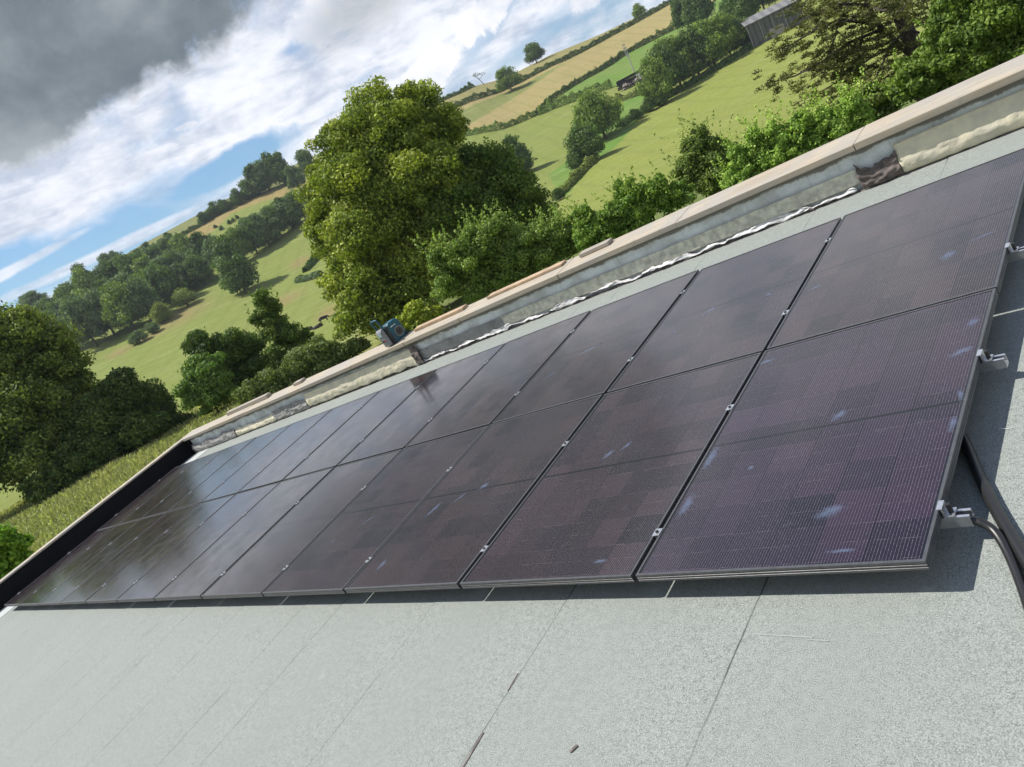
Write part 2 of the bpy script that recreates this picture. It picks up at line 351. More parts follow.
def near_tree(name, cat, label, blobs, D, n, leaf, cA, cB, seed, trunk=None, sub=14, subr=.36, fill=.25, shoots=0, shlen=.5, bark=None, group=None, **_):
    """blobs: (px, py, radius px, extra distance) - each becomes a ball of foliage D metres away"""
    rng = np.random.default_rng(seed); B = []
    for bl in blobs:
        Dk = D + (bl[3] if len(bl) > 3 else 0); p = far_at(bl[0], bl[1], Dk)
        r = bl[2] * np.linalg.norm(p) / FPX * .93; B.append([*p, r, r * 1.05, r * .95])
    B = np.array(B); c = B[:, :3].mean(0); gz = float(ground_z(c[0], c[1]))
    bx, by = (c[0], c[1]) if trunk is None else far_at(trunk[0], trunk[1], D)[:2]
    gz = float(ground_z(bx, by)); base = np.array([bx, by, gz])
    root = empty(name, Matrix.Translation(base.tolist()), label, cat, group)
    B[:, :3] -= base
    P, Nn, sh = crown_points(B, n, rng, sub, subr, fill, shoots, shlen)
    k = P[:, 2] > .05; P, Nn, sh = P[k], Nn[k], sh[k]
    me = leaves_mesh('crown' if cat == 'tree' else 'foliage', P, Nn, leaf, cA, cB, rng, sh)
    o = bpy.data.objects.new(me.name, me); COL.objects.link(o); o.parent = root
    H = B[:, 2].max(); r0 = max(.05, H * .028)
    mb = MB(); fork = np.array([0, 0, min(H * .28, max(.3, B[:, 2].min()))])
    mb.tube([(0, 0, -.2), (0.02, 0, fork[2] * .5), tuple(fork)], [r0 * 1.25, r0, r0 * .95], 10)
    tips = [bb[:3] for bb in B[rng.permutation(len(B))[:12]]]
    limb_mb(fork, tips, r0 * .6, rng, mb); mb.build('trunk' if cat == 'tree' else 'stem', bark or m_bark, root, smooth=True)
    return root

near_tree('broadleaf_tree', 'tree', 'tall sunlit yellow-green broadleaf tree against the sky behind the radio',
  [(370, 116, 33), (338, 150, 30), (395, 135, 38, -1), (330, 200, 27), (362, 188, 46, -1), (337, 245, 27), (362, 235, 36, -3), (360, 290, 30, -3), (352, 322, 20, -4), (400, 235, 48), (428, 112, 27, 2), (440, 150, 30, 2), (425, 180, 40, -2), (408, 285, 42, -2), (385, 320, 28, -3), (448, 200, 34, -2), (440, 240, 34, -1), (425, 325, 26, -5), (345, 275, 26, -2), (322, 175, 16), (320, 225, 16), (455, 170, 22, 1), (470, 200, 26, 1), (455, 225, 34), (352, 130, 18), (410, 100, 16), (445, 125, 20), (430, 270, 40, -1)],
  50, 190000, .20, (.062, .098, .022), (.235, .27, .055), 11, trunk=(405, 345), sub=26, subr=.30, fill=.22)
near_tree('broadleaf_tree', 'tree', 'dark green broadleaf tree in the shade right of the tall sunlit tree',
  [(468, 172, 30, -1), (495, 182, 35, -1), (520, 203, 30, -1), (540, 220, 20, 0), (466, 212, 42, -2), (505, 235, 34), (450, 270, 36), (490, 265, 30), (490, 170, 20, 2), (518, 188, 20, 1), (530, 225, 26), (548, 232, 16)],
  50, 90000, .18, (.035, .070, .018), (.10, .145, .032), 12, trunk=(480, 300), sub=22, subr=.30, fill=.25)  # leaf colours darkened, adding to the shade from the sunlit tree
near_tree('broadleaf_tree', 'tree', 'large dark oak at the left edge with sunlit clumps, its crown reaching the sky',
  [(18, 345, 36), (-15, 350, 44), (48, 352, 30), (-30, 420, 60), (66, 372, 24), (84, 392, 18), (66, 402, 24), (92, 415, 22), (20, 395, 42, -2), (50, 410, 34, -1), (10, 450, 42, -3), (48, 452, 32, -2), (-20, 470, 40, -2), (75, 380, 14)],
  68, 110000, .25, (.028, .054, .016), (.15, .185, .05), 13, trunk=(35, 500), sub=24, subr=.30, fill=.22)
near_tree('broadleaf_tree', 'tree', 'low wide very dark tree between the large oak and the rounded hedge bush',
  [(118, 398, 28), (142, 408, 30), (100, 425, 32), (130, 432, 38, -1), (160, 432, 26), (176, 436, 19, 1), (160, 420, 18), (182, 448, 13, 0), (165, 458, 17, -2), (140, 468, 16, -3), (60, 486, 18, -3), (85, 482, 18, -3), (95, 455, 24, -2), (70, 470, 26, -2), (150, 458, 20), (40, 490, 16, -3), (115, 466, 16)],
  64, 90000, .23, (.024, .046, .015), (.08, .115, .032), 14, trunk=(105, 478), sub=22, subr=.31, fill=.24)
near_tree('round_bush', 'bush', 'rounded mid green bush in front of the dark hedge trees on the left',
  [(206, 382, 26), (215, 395, 22), (195, 392, 18)], 56, 22000, .19, (.05, .10, .025), (.10, .155, .045), 15, sub=22, subr=.28)
near_tree('hedge_tree', 'tree', 'dark spreading tree just behind the rounded bush on the left',
  [(200, 352, 18), (218, 352, 22), (238, 348, 20), (228, 375, 26), (248, 372, 22), (252, 350, 12)], 62, 36000, .19, (.025, .05, .015), (.07, .11, .03), 16, sub=16)
near_tree('hedge_tree', 'tree', 'tall slender tree with a wispy top in the hedge left of the radio',
  [(263, 300, 11), (270, 312, 15), (276, 328, 18), (288, 338, 17), (300, 350, 16), (286, 362, 26), (265, 378, 20), (306, 338, 10), (312, 352, 10), (258, 320, 10)], 64, 36000, .18, (.035, .07, .018), (.11, .16, .04), 17, sub=18, subr=.3, shoots=40, shlen=1.0)
near_tree('low_bush', 'bush', 'grey-green low bush on the field edge just left of the radio',
  [(306, 366, 20), (322, 362, 18), (338, 356, 15), (352, 350, 11), (318, 352, 14), (363, 345, 8), (290, 378, 18), (270, 388, 16), (250, 396, 14)], 46, 30000, .16, (.07, .10, .04), (.115, .15, .06), 18, sub=20)
near_tree('young_sapling', 'bush', 'small bright yellow-green sapling directly right of the radio',
  [(414, 312, 11), (426, 318, 10), (405, 322, 9), (436, 312, 7)], 34, 7000, .13, (.14, .19, .03), (.23, .26, .05), 19, sub=14)
near_tree('leafy_shrub', 'bush', 'large light green shrub with upright shoots right of the dark tree behind the parapet',
  [(462, 262, 25), (490, 248, 27), (450, 285, 20), (520, 246, 26), (508, 272, 26), (545, 242, 22), (562, 248, 20), (480, 285, 22), (440, 262, 14), (535, 260, 22), (572, 232, 16), (475, 238, 15), (500, 228, 14)], 26, 75000, .085, (.07, .12, .03), (.16, .22, .07), 20, sub=20, subr=.3, shoots=130, shlen=.75)
near_tree('leafy_shrub', 'bush', 'mid green shrub behind the raised timber pieces of the parapet',
  [(588, 236, 18), (604, 222, 15), (630, 208, 22), (650, 200, 20), (640, 222, 18), (615, 232, 16), (668, 205, 14), (585, 218, 12), (600, 240, 18), (625, 190, 12), (680, 195, 16), (660, 188, 12), (640, 232, 14)], 24, 52000, .08, (.06, .12, .028), (.15, .22, .05), 21, sub=18, subr=.3, shoots=80, shlen=.6)
near_tree('thorn_shrub', 'bush', 'tallest dull green shrub standing up before the pale field, with bare twigs',
  [(705, 150, 14), (700, 168, 20), (718, 160, 16), (712, 182, 20), (690, 180, 14), (728, 175, 13), (692, 150, 12), (684, 168, 12), (724, 148, 12), (700, 135, 9), (738, 160, 10)], 25, 48000, .07, (.07, .11, .035), (.14, .19, .06), 22, sub=20, subr=.28, shoots=60, shlen=.8)
near_tree('willow_shrub', 'bush', 'bright fresh green feathery shrub between the thorn shrub and the pine',
  [(745, 178, 16), (765, 160, 18), (790, 150, 19), (815, 140, 18), (840, 130, 17), (862, 122, 14), (800, 165, 17), (775, 178, 15), (835, 148, 14), (742, 158, 13), (755, 140, 10), (778, 134, 12), (802, 126, 12), (828, 118, 11), (852, 108, 12), (735, 185, 14)], 22, 85000, .068, (.10, .18, .04), (.22, .31, .085), 23, sub=20, subr=.28, shoots=190, shlen=.6)
near_tree('broadleaf_tree', 'tree', 'bright green broadleaf tree at the right edge above the parapet',
  [(925, 75, 24), (950, 55, 28), (980, 40, 32), (1010, 20, 34), (1030, 45, 30), (975, 75, 24), (905, 92, 15), (1000, 60, 26), (940, 90, 16), (950, 20, 22), (1040, 0, 40), (985, -5, 34)], 19, 130000, .08, (.04, .075, .02), (.125, .185, .04), 24, trunk=(990, 130), sub=24, subr=.28, fill=.18, shoots=60, shlen=.5)
near_tree('leafy_bush', 'bush', 'green leafy bush low on the left beyond the black parapet',
  [(8, 548, 16), (-12, 552, 22), (18, 556, 9), (0, 566, 16)], 19, 16000, .10, (.06, .13, .02), (.15, .26, .04), 25, sub=14)
near_tree('low_bush', 'bush', 'dark small bush under the lower limbs of the pine',
  [(868, 102, 16), (850, 114, 14), (888, 100, 14), (835, 124, 12), (878, 114, 16)], 27, 14000, .11, (.035, .06, .018), (.09, .12, .03), 26)

# the pine, its drooping limbs drawn out from the trunk
def pine():
    rng = np.random.default_rng(31); D = 33
    base = far_at(935, 135, D); base[2] = float(ground_z(base[0], base[1]))
    root = empty('pine_tree', Matrix.Translation(base.tolist()), 'dark pine with drooping limbs and clustered needles in front of the mown field', 'tree')
    def P(px, py, off=0): return far_at(px, py, D + off) - base
    mb = MB(); tr = [P(925, 95), P(918, 60), P(906, 28), P(893, 0), P(880, -35), P(872, -80)]
    tr = [np.array([0, 0, -.3]) + 0 * tr[0], (tr[0] * np.array([.6, .6, .55]))] + tr
    mb.tube(tr, [.34, .32, .30, .29, .26, .22, .17, .08], 10); mb.build('trunk', m_bark_dark, root, smooth=True)
    lim = [([(918, 60), (898, 44), (880, 26), (868, 5), (850, -25)], .15, 0), ([(880, 26), (862, 22), (838, 20), (815, 30), (790, 45), (768, 52)], .07, -1.5), ([(868, 5), (840, 4), (815, 15), (795, 10)], .06, -1),
           ([(880, 30), (850, 42), (822, 62), (795, 76), (765, 84)], .07, -1), ([(898, 44), (870, 58), (845, 78), (820, 92), (797, 103)], .06, .5), ([(906, 30), (890, 45), (880, 70), (868, 92)], .05, -1.5),
           ([(850, -20), (825, -12), (800, 0), (785, 12)], .06, .5), ([(918, 62), (895, 80), (868, 88), (842, 100), (826, 108)], .05, 1), ([(893, 0), (915, 5), (935, 10), (950, 22)], .06, 1), ([(906, 28), (925, 35), (940, 50), (930, 66)], .05, -1),
           ([(868, 5), (880, 10), (900, 12), (915, -5)], .05, -2), ([(838, 20), (835, 38), (828, 55), (824, 72)], .035, -1.2), ([(862, 22), (862, 42), (855, 62), (846, 70)], .035, -1), ([(893, 0), (870, -12), (850, -8), (830, 8)], .05, 2), ([(850, 42), (846, 56), (836, 82)], .03, -1)]
    cl = []; lb = MB()
    for pts, r, off in lim:
        Q = [P(a, b, off * (k / (len(pts) - 1)) * 1.6) for k, (a, b) in enumerate(pts)]
        lb.tube(Q, [r * (1 - .75 * k / (len(Q) - 1)) for k in range(len(Q))], 6)
        for k in range(len(Q) - 1):
            L = np.linalg.norm(Q[k + 1] - Q[k]); m = int(L * (15 if r > .1 else 24))
            for _ in range(m):
                u = rng.uniform(); fr = (k + u) / (len(Q) - 1)
                if fr < .25 and rng.uniform() < .6: continue
                p = Q[k] * (1 - u) + Q[k + 1] * u; o = rng.normal(size=3) * np.array([.40, .5, .34]) * (1.25 - .6 * fr); o[2] -= .10
                cl.append(p + o)
                if rng.uniform() < .22: lb.tube([p, p + o * .6, p + o], [.02, .014, .008], 4, cap=False)
    lb.build('limbs', m_bark_dark, root)
    cl = np.array(cl); n = 62; d = unit(rng.normal(size=(len(cl) * n, 3))); d[:, 2] = np.abs(d[:, 2]) * .8 - .15
    C = np.repeat(cl, n, 0); P_ = C + d * rng.uniform(.03, .23, (len(C), 1)) * np.array([1, 1, .95])
    sh = np.repeat(rng.uniform(0, 1, len(cl)), n)
    me = leaves_mesh('needles', P_, np.cross(d, rng.normal(size=d.shape)), .075, (.030, .038, .017), (.095, .10, .038), rng, sh, asp=.5)
    o = bpy.data.objects.new('needles', me); COL.objects.link(o); o.parent = root
pine()

# ---- trees and hedges of the far hillsides: prototypes of unit height, copied
def proto(kind, seed):
    rng = np.random.default_rng(seed)
    if kind == 'round': B = [(0, 0, .48, .38, .38, .38), (.24, .05, .34, .27, .27, .29), (-.24, -.05, .33, .27, .27, .28), (0, .24, .34, .26, .26, .28), (.05, -.24, .32, .28, .26, .26), (-.06, 0, .72, .27, .27, .25), (.18, .1, .6, .2, .2, .2)]; n = 10000
    elif kind == 'tall': B = [(0, 0, .72, .23, .23, .26), (.12, .05, .5, .28, .28, .26), (-.16, 0, .44, .26, .26, .26), (0, -.08, .27, .34, .32, .25), (.08, 0, .87, .13, .13, .13), (.15, .1, .25, .25, .25, .22), (-.18, .05, .24, .22, .25, .22)]; n = 9500
    elif kind == 'spread': B = [(-.25, 0, .42, .27, .27, .27), (.24, .05, .40, .29, .27, .28), (0, 0, .62, .3, .3, .3), (.05, -.2, .34, .28, .25, .28), (-.1, .2, .36, .3, .25, .28), (.38, 0, .30, .18, .18, .2), (-.38, 0, .28, .18, .18, .2), (.2, 0, .7, .2, .2, .2), (-.2, .1, .68, .18, .18, .18)]; n = 10500
    else: B = [(0, 0, .38, .36, .36, .4), (.27, .05, .27, .27, .26, .3), (-.27, 0, .25, .27, .26, .28), (0, -.2, .3, .26, .24, .3), (.08, .1, .6, .26, .24, .3), (-.18, .1, .5, .22, .2, .22)]; n = 7000
    return B, n, rng
PCOL = {'dark': ((.035, .068, .024), (.08, .125, .038)), 'mid': ((.065, .11, .028), (.14, .195, .05)), 'olive': ((.085, .115, .035), (.16, .185, .06)), 'blue': ((.05, .085, .045), (.10, .145, .07))}
_pc = {}
def proto_mesh(kind, colk, var=0):
    key = (kind, colk, var)
    if key not in _pc:
        B, n, rng = proto(kind, 100 + hash_(key)); P, Nn, sh = crown_points(B, n, rng, 17, .36, .35)
        k = P[:, 2] > .02; cr = leaves_mesh('crown', P[k], Nn[k], .052, *PCOL[colk], rng, sh[k])
        mb = MB(); mb.tube([(0, 0, -.05), (0, 0, .16), (.01, 0, .4)], [.035, .026, .016], 6)
        limb_mb((0, 0, .2), [b[:3] for b in B[:5]], .014, rng, mb); _pc[key] = (cr, mb.mesh('trunk', m_bark, True))
    return _pc[key]
def hash_(k): return sum(ord(ch) * (i + 1) for i, ch in enumerate(str(k))) % 9973
_tn = [0]
ordn = ['first', 'second', 'third', 'fourth', 'fifth', 'sixth', 'seventh', 'eighth', 'ninth', 'tenth', 'eleventh', 'twelfth', 'thirteenth', 'fourteenth', 'fifteenth', 'sixteenth', 'seventeenth', 'eighteenth', 'nineteenth', 'twentieth', 'last', 'last but one', 'last']
def far_tree(px, py, wpx, hpx, kind, colk, label, group=None, cat='tree', name=None):
    _tn[0] += 1; g = ground_at(px, py); d = np.linalg.norm(g); h = hpx * d / FPX; wd = wpx * d / FPX
    cr, trk = proto_mesh(kind, colk, _tn[0] % 2)
    wx = {'round': .95, 'tall': .72, 'spread': 1.08, 'bush': 1.0}[kind]
    root = empty(name or ('field_tree' if cat == 'tree' else 'field_bush'), Matrix.Translation((g[0], g[1], g[2] - .02 * h)) @ Matrix.Rotation(_tn[0] * 2.4, 4, 'Z') @ Matrix.Diagonal((wd / wx, wd / wx, h / 1.0, 1)), label, cat, group)
    for meh, nm in ((cr, 'crown' if cat == 'tree' else 'foliage'), (trk, 'trunk' if cat == 'tree' else 'stem')):
        o = bpy.data.objects.new(nm, meh); COL.objects.link(o); o.parent = root
    return root
GW = 'trees of the wood on the left hillside'
FR = [62, 78, 98, 115, 135, 152, 172, 190, 206, 208, 224]
def wood_label(t):
    low = t[1] > 352 - (t[0] - 62) * .62 - 6
    WOODN[low] += 1; k = WOODN[low]
    return (ordn[k - 1] + (' tree from the left along the lower edge of the left hillside wood' if low else ' tree from the left in the upper part of the left hillside wood'))
WOODN = {True: 0, False: 0}
for k, t in enumerate(sorted([(62, 352, 30, 36), (78, 354, 30, 48), (98, 352, 32, 52), (60, 332, 26, 30), (115, 340, 32, 46), (135, 335, 34, 50), (152, 326, 32, 44), (84, 325, 28, 38), (104, 318, 30, 44), (125, 308, 32, 44), (148, 300, 34, 46), (172, 310, 30, 42), (168, 286, 30, 38), (190, 292, 30, 40), (206, 290, 24, 32), (190, 268, 28, 30), (128, 285, 26, 24), (150, 276, 26, 24), (172, 264, 24, 22), (72, 312, 20, 22), (208, 268, 26, 30), (224, 272, 26, 32), (88, 340, 28, 40), (122, 325, 28, 40), (160, 300, 30, 38), (180, 300, 30, 40), (140, 318, 30, 40)])):
    t = (t[0], t[1] - 5, t[2] * 1.12, t[3]); far_tree(*t, ['round', 'tall', 'spread', 'round'][k % 4], ['dark', 'blue', 'mid', 'blue', 'dark'][k % 5], wood_label(t), GW)
for k, t in enumerate(sorted([(246, 262, 28, 36), (258, 254, 28, 36), (270, 246, 28, 34), (282, 237, 28, 34), (294, 228, 26, 32), (306, 220, 24, 32), (236, 272, 24, 26), (256, 240, 24, 24), (284, 222, 24, 22), (316, 212, 20, 26), (300, 216, 20, 22), (268, 232, 20, 18)])):
    far_tree(*t, ['round', 'spread', 'tall'][k % 3], ['dark', 'mid', 'blue'][k % 3], ordn[k] + ' dark tree from the left in the belt climbing the left hillside', 'belt of trees up the left hillside')
far_tree(247, 292, 36, 58, 'tall', 'dark', 'tall full tree standing free at the lower end of the left hillside wood')
for k, t in enumerate(sorted([(261, 195, 22, 30), (270, 191, 22, 32), (281, 186, 20, 36), (290, 182, 20, 30), (301, 190, 18, 26), (252, 197, 14, 18), (312, 176, 20, 28)])):
    far_tree(*t, ['round', 'tall', 'spread'][k % 3], ['dark', 'dark', 'blue'][k % 3], ordn[k] + ' tree from the left in the skyline clump left of the tall sunlit tree', 'skyline clump left of the sunlit tree')
far_tree(91, 290, 22, 28, 'spread', 'dark', 'dark spreading tree on the left skyline above the wood')
for k, t in enumerate([(111, 270, 14, 17), (120, 266, 13, 16)]):
    far_tree(*t, 'round', 'dark', ['left', 'right'][k] + ' one of two round trees side by side on the left skyline', 'pair of round skyline trees')
far_tree(36, 308, 26, 16, 'spread', 'blue', 'low bluish tree on the skyline just above the large oak')
for k, t in enumerate([(148, 252, 12, 11), (170, 240, 10, 9), (206, 223, 14, 13), (217, 216, 16, 16), (228, 211, 15, 15), (240, 205, 16, 18), (249, 200, 12, 12)]):
    far_tree(*t, 'bush', 'dark', ordn[k] + ' small bush from the left in the bushy line below the left skyline', 'bushes below the left skyline', 'bush')
for k, t in enumerate([(216, 228, 4, 4), (222, 230, 5, 5), (226, 238, 5, 5), (230, 224, 5, 5), (234, 222, 4, 5), (238, 219, 4, 5), (262, 216, 10, 5), (278, 209, 4, 4), (285, 205, 4, 4)]):
    far_tree(*t, 'bush', 'dark', ordn[k] + ' tiny dark gorse bush from the left on the sloping olive pasture', 'gorse bushes on the left pasture', 'bush')
for t, lb in [((140, 343, 20, 14), 'silvery low bush below the left hillside wood'), ((155, 333, 16, 12), 'small bush touching the lower edge of the left hillside wood')]:
    far_tree(*t, 'bush', 'blue', lb, None, 'bush')
far_tree(165, 322, 24, 22, 'bush', 'olive', 'olive scrub bush at the right foot of the left hillside wood', None, 'bush'); far_tree(188, 306, 24, 20, 'bush', 'olive', 'yellowish scrub bush on the lower right flank of the left hillside wood', None, 'bush')
far_tree(512, 91, 25, 24, 'spread', 'mid', 'broad pale green tree standing in the top hedge of the right hill')
far_tree(537, 63, 20, 20, 'round', 'dark', 'neat round dark tree alone on the right skyline')
far_tree(641, 17, 16, 13, 'spread', 'mid', 'wide tree on the skyline at the top of the right hill')
far_tree(525, 174, 28, 40, 'tall', 'dark', 'dark blue-green tree casting a shadow in the middle pasture', None); far_tree(506, 172, 16, 20, 'bush', 'dark', 'small dark bush left of the dark pasture tree', None, 'bush')
far_tree(606, 139, 46, 50, 'round', 'mid', 'big round mid green tree in the hedge of the mown field')
far_tree(592, 162, 40, 40, 'round', 'dark', 'dark round bush tree leaning on the big hedge tree from below'); far_tree(578, 170, 20, 20, 'bush', 'dark', 'lowest dark bush at the foot of the hedge trees', None, 'bush')
far_tree(561, 200, 15, 15, 'bush', 'dark', 'small round bush at the lower end of the mown field hedge', None, 'bush')
for k, t in enumerate(sorted([(664, 104, 32, 48), (674, 94, 36, 50), (682, 88, 42, 50), (700, 77, 42, 48), (716, 68, 40, 46), (732, 58, 38, 42), (674, 82, 32, 38), (744, 50, 28, 30), (692, 72, 34, 36)])):
    far_tree(*t, ['round', 'spread'][k % 2], ['mid', 'mid', 'dark'][k % 3], ordn[k] + ' bushy green tree from the lower left in the row leading to the barn', 'row of trees left of the barn')
for k, t in enumerate([(638, 120, 14, 14), (650, 112, 16, 16), (662, 106, 16, 14)]):
    far_tree(*t, 'bush', 'dark', ['lowest', 'middle', 'highest'][k] + ' of three low dark bushes at the lower end of the barn tree row', 'bushes at the end of the tree row', 'bush')
for k, t in enumerate(sorted([(690, 30, 26, 34), (704, 26, 30, 38), (748, 28, 30, 44), (766, 14, 32, 44), (786, 2, 32, 40), (736, 30, 26, 32)])):
    far_tree(*t, ['spread', 'round'][k % 2], 'dark', ordn[k] + ' dark tree from the left in the group standing behind the row and the barn', 'dark trees behind the barn')
far_tree(784, 24, 20, 14, 'bush', 'olive', 'scrubby bush against the front wall of the grey barn', None, 'bush')
# the bare tree on the skyline
def bare():
    g = ground_at(484, 84); d = np.linalg.norm(g); u = d / FPX; rng = np.random.default_rng(5)
    root = empty('bare_tree', Matrix.Translation(g.tolist()), 'nearly leafless leaning tree on the skyline of the right hill', 'tree')
    mb = MB(); h = 17 * u; tips = []
    def br(p, dr, L, r, lv):
        e = p + dr * L; mb.tube([p, (p + e) / 2 + rng.normal(size=3) * .05 * L, e], [r, r * .8, r * .6], 5)
        if lv == 0: tips.append(e); return
        for _ in range(3 if lv > 1 else 4):
            nd_ = dr + rng.normal(size=3) * .55; nd_[2] = abs(nd_[2]) * .8 + .15; br(e, nd_ / np.linalg.norm(nd_), L * .62, r * .6, lv - 1)
    br(np.zeros(3), np.array([-.35, 0, .93]), h * .38, .35, 3)
    mb.build('trunk', m_bark, root)
    T = np.array(tips); T = T[rng.uniform(size=len(T)) < .55]; C = np.repeat(T, 16, 0) + rng.normal(size=(len(T) * 16, 3)) * .45
    me = leaves_mesh('leaves', C, rng.normal(size=C.shape), .42, (.06, .08, .04), (.1, .12, .05), rng); o = bpy.data.objects.new('leaves', me); COL.objects.link(o); o.parent = root
bare()
def hedge(line, hpx, label, colk='dark', seed=1, dens=1.0, wid=2.2, step=None):
    rng = np.random.default_rng(seed); G = [ground_at(*p) for p in line]; Ps = []; Ns = []; mid = G[len(G) // 2]
    for a, b in zip(G[:-1], G[1:]):
        L = np.linalg.norm(b - a); n = int(L * 110 * dens); u = rng.uniform(0, 1, n)
        x = a[0] + (b[0] - a[0]) * u; y = a[1] + (b[1] - a[1]) * u; dist = np.hypot(x, y); h = hpx * dist / FPX
        t = (b - a)[:2] / np.linalg.norm((b - a)[:2]); nn = np.array([-t[1], t[0]])
        ang = rng.uniform(0, PI, n); kx = np.arange(0, L + 4, 1.7); bumpy = np.interp(u * L, kx, rng.uniform(.6, 1.08, len(kx)) + .5 * (rng.uniform(size=len(kx)) > .95)) + rng.uniform(-.1, .1, n)
        ox = np.cos(ang) * wid * .5; oz = np.sin(ang) * h * bumpy; rr = 1 - np.abs(rng.normal(size=n)) * .15
        x = x + nn[0] * ox * rr; y = y + nn[1] * ox * rr
        Ps.append(np.c_[x, y, ground_z(x, y) + oz * rr]); Ns.append(np.c_[nn[0] * np.cos(ang), nn[1] * np.cos(ang), np.sin(ang) + .2])
    P = np.concatenate(Ps) - mid; me = leaves_mesh('hedge', P, np.concatenate(Ns), .75, *PCOL[colk], rng)
    o = bpy.data.objects.new('hedge', me); COL.objects.link(o); o.location = mid.tolist(); tag(o, label, 'hedge')
hedge(R1, 5, 'long dark hedge along the top of the tan field on the right hill', 'dark', 41, .8)
hedge(R2[3:], 5.5, 'dark hedge between the tan field and the bright green field', 'dark', 42, .8)
hedge(R2[:4], 6.5, 'clipped hedge along the lower left end of the tan field', 'mid', 43, .8)
hedge([(540, 115), (559, 107), (576, 101), (596, 93), (612, 88)], 9, 'thick bushy hedge leading to the collapsed shed', 'mid', 44, 1.0, 3)
hedge([(606, 103), (622, 101), (640, 95), (655, 88)], 6, 'scrubby hedge in front of the collapsed shed', 'olive', 45, .8, 2)
hedge([(556, 200), (570, 187), (584, 172), (598, 160)], 8, 'low straggling hedge at the lower corner of the mown field', 'olive', 46, 1.0, 2.5)
hedge([(430, 108), (445, 100), (462, 93), (474, 87)], 4, 'short hedge on the skyline just right of the tall sunlit tree', 'dark', 47, .8)
hedge(H1[1:6], 5, 'dark hedge line under the left skyline above the brown field', 'dark', 48, .8)
hedge(H1[5:10], 5, 'hedge between the brown field and the left skyline trees', 'dark', 49, .8)
hedge([(306, 272), (314, 263), (325, 248)], 6, 'short dark hedge on the pasture just left of the tall sunlit tree', 'dark', 50, 1, 3)
hedge([(298, 282), (308, 280), (322, 276)], 6, 'small blue-green hedge piece above the grazing cattle', 'blue', 51, 1, 3)
hedge([(620, 128), (645, 112), (672, 96), (700, 80), (730, 62), (752, 48)], 6, 'dark strip of undergrowth along the foot of the tree row', 'dark', 52, .8, 4)

# ---- tall meadow grass beyond the left parapet
def meadow():
    rng = np.random.default_rng(61); n = 80000; a = np.radians(rng.uniform(-42, -12, n)); d = rng.uniform(14, 74, n)
    x, y = np.sin(a) * d, np.cos(a) * d; z = ground_z(x, y); cl = .5 + .5 * np.sin(x * .5 + 1.3 * np.sin(y * .35)) * np.cos(y * .42)
    cl = .6 * cl + .4 * (.5 + .5 * np.sin(x * 1.7 + 2 * np.sin(y * 1.1)) * np.sin(y * 1.9 + x * .4)); h = rng.uniform(.10, .36, n) * (.3 + 1.2 * cl); w_ = rng.uniform(.02, .05, n) * (d / 22); t = rng.uniform(0, PI, n)
    B0 = np.c_[x - np.cos(t) * w_, y - np.sin(t) * w_, z - .02]; B1 = np.c_[x + np.cos(t) * w_, y + np.sin(t) * w_, z - .02]
    T = np.c_[x + rng.normal(size=n) * .12, y + rng.normal(size=n) * .12, z + h]
    me = bpy.data.meshes.new('meadow_grass'); fast_mesh(me, np.stack([B0, B1, T], 1).reshape(-1, 3), np.arange(3 * n).reshape(-1, 3))
    c = np.array([.20, .225, .075])[None] * (1 - cl[:, None]) + np.array([.36, .35, .16])[None] * cl[:, None]; c = c * np.exp(rng.normal(size=(n, 1)) * .33)
    at = me.color_attributes.new('leafcol', 'FLOAT_COLOR', 'CORNER'); at.data.foreach_set('color', np.repeat(np.c_[c, np.ones(n)], 3, 0).astype(np.float32).ravel())
    me.materials.append(m_leaf); o = bpy.data.objects.new('meadow_grass', me); COL.objects.link(o); tag(o, 'tall dry yellow-green meadow grass beyond the parapet', 'grass', kind='stuff')
meadow()

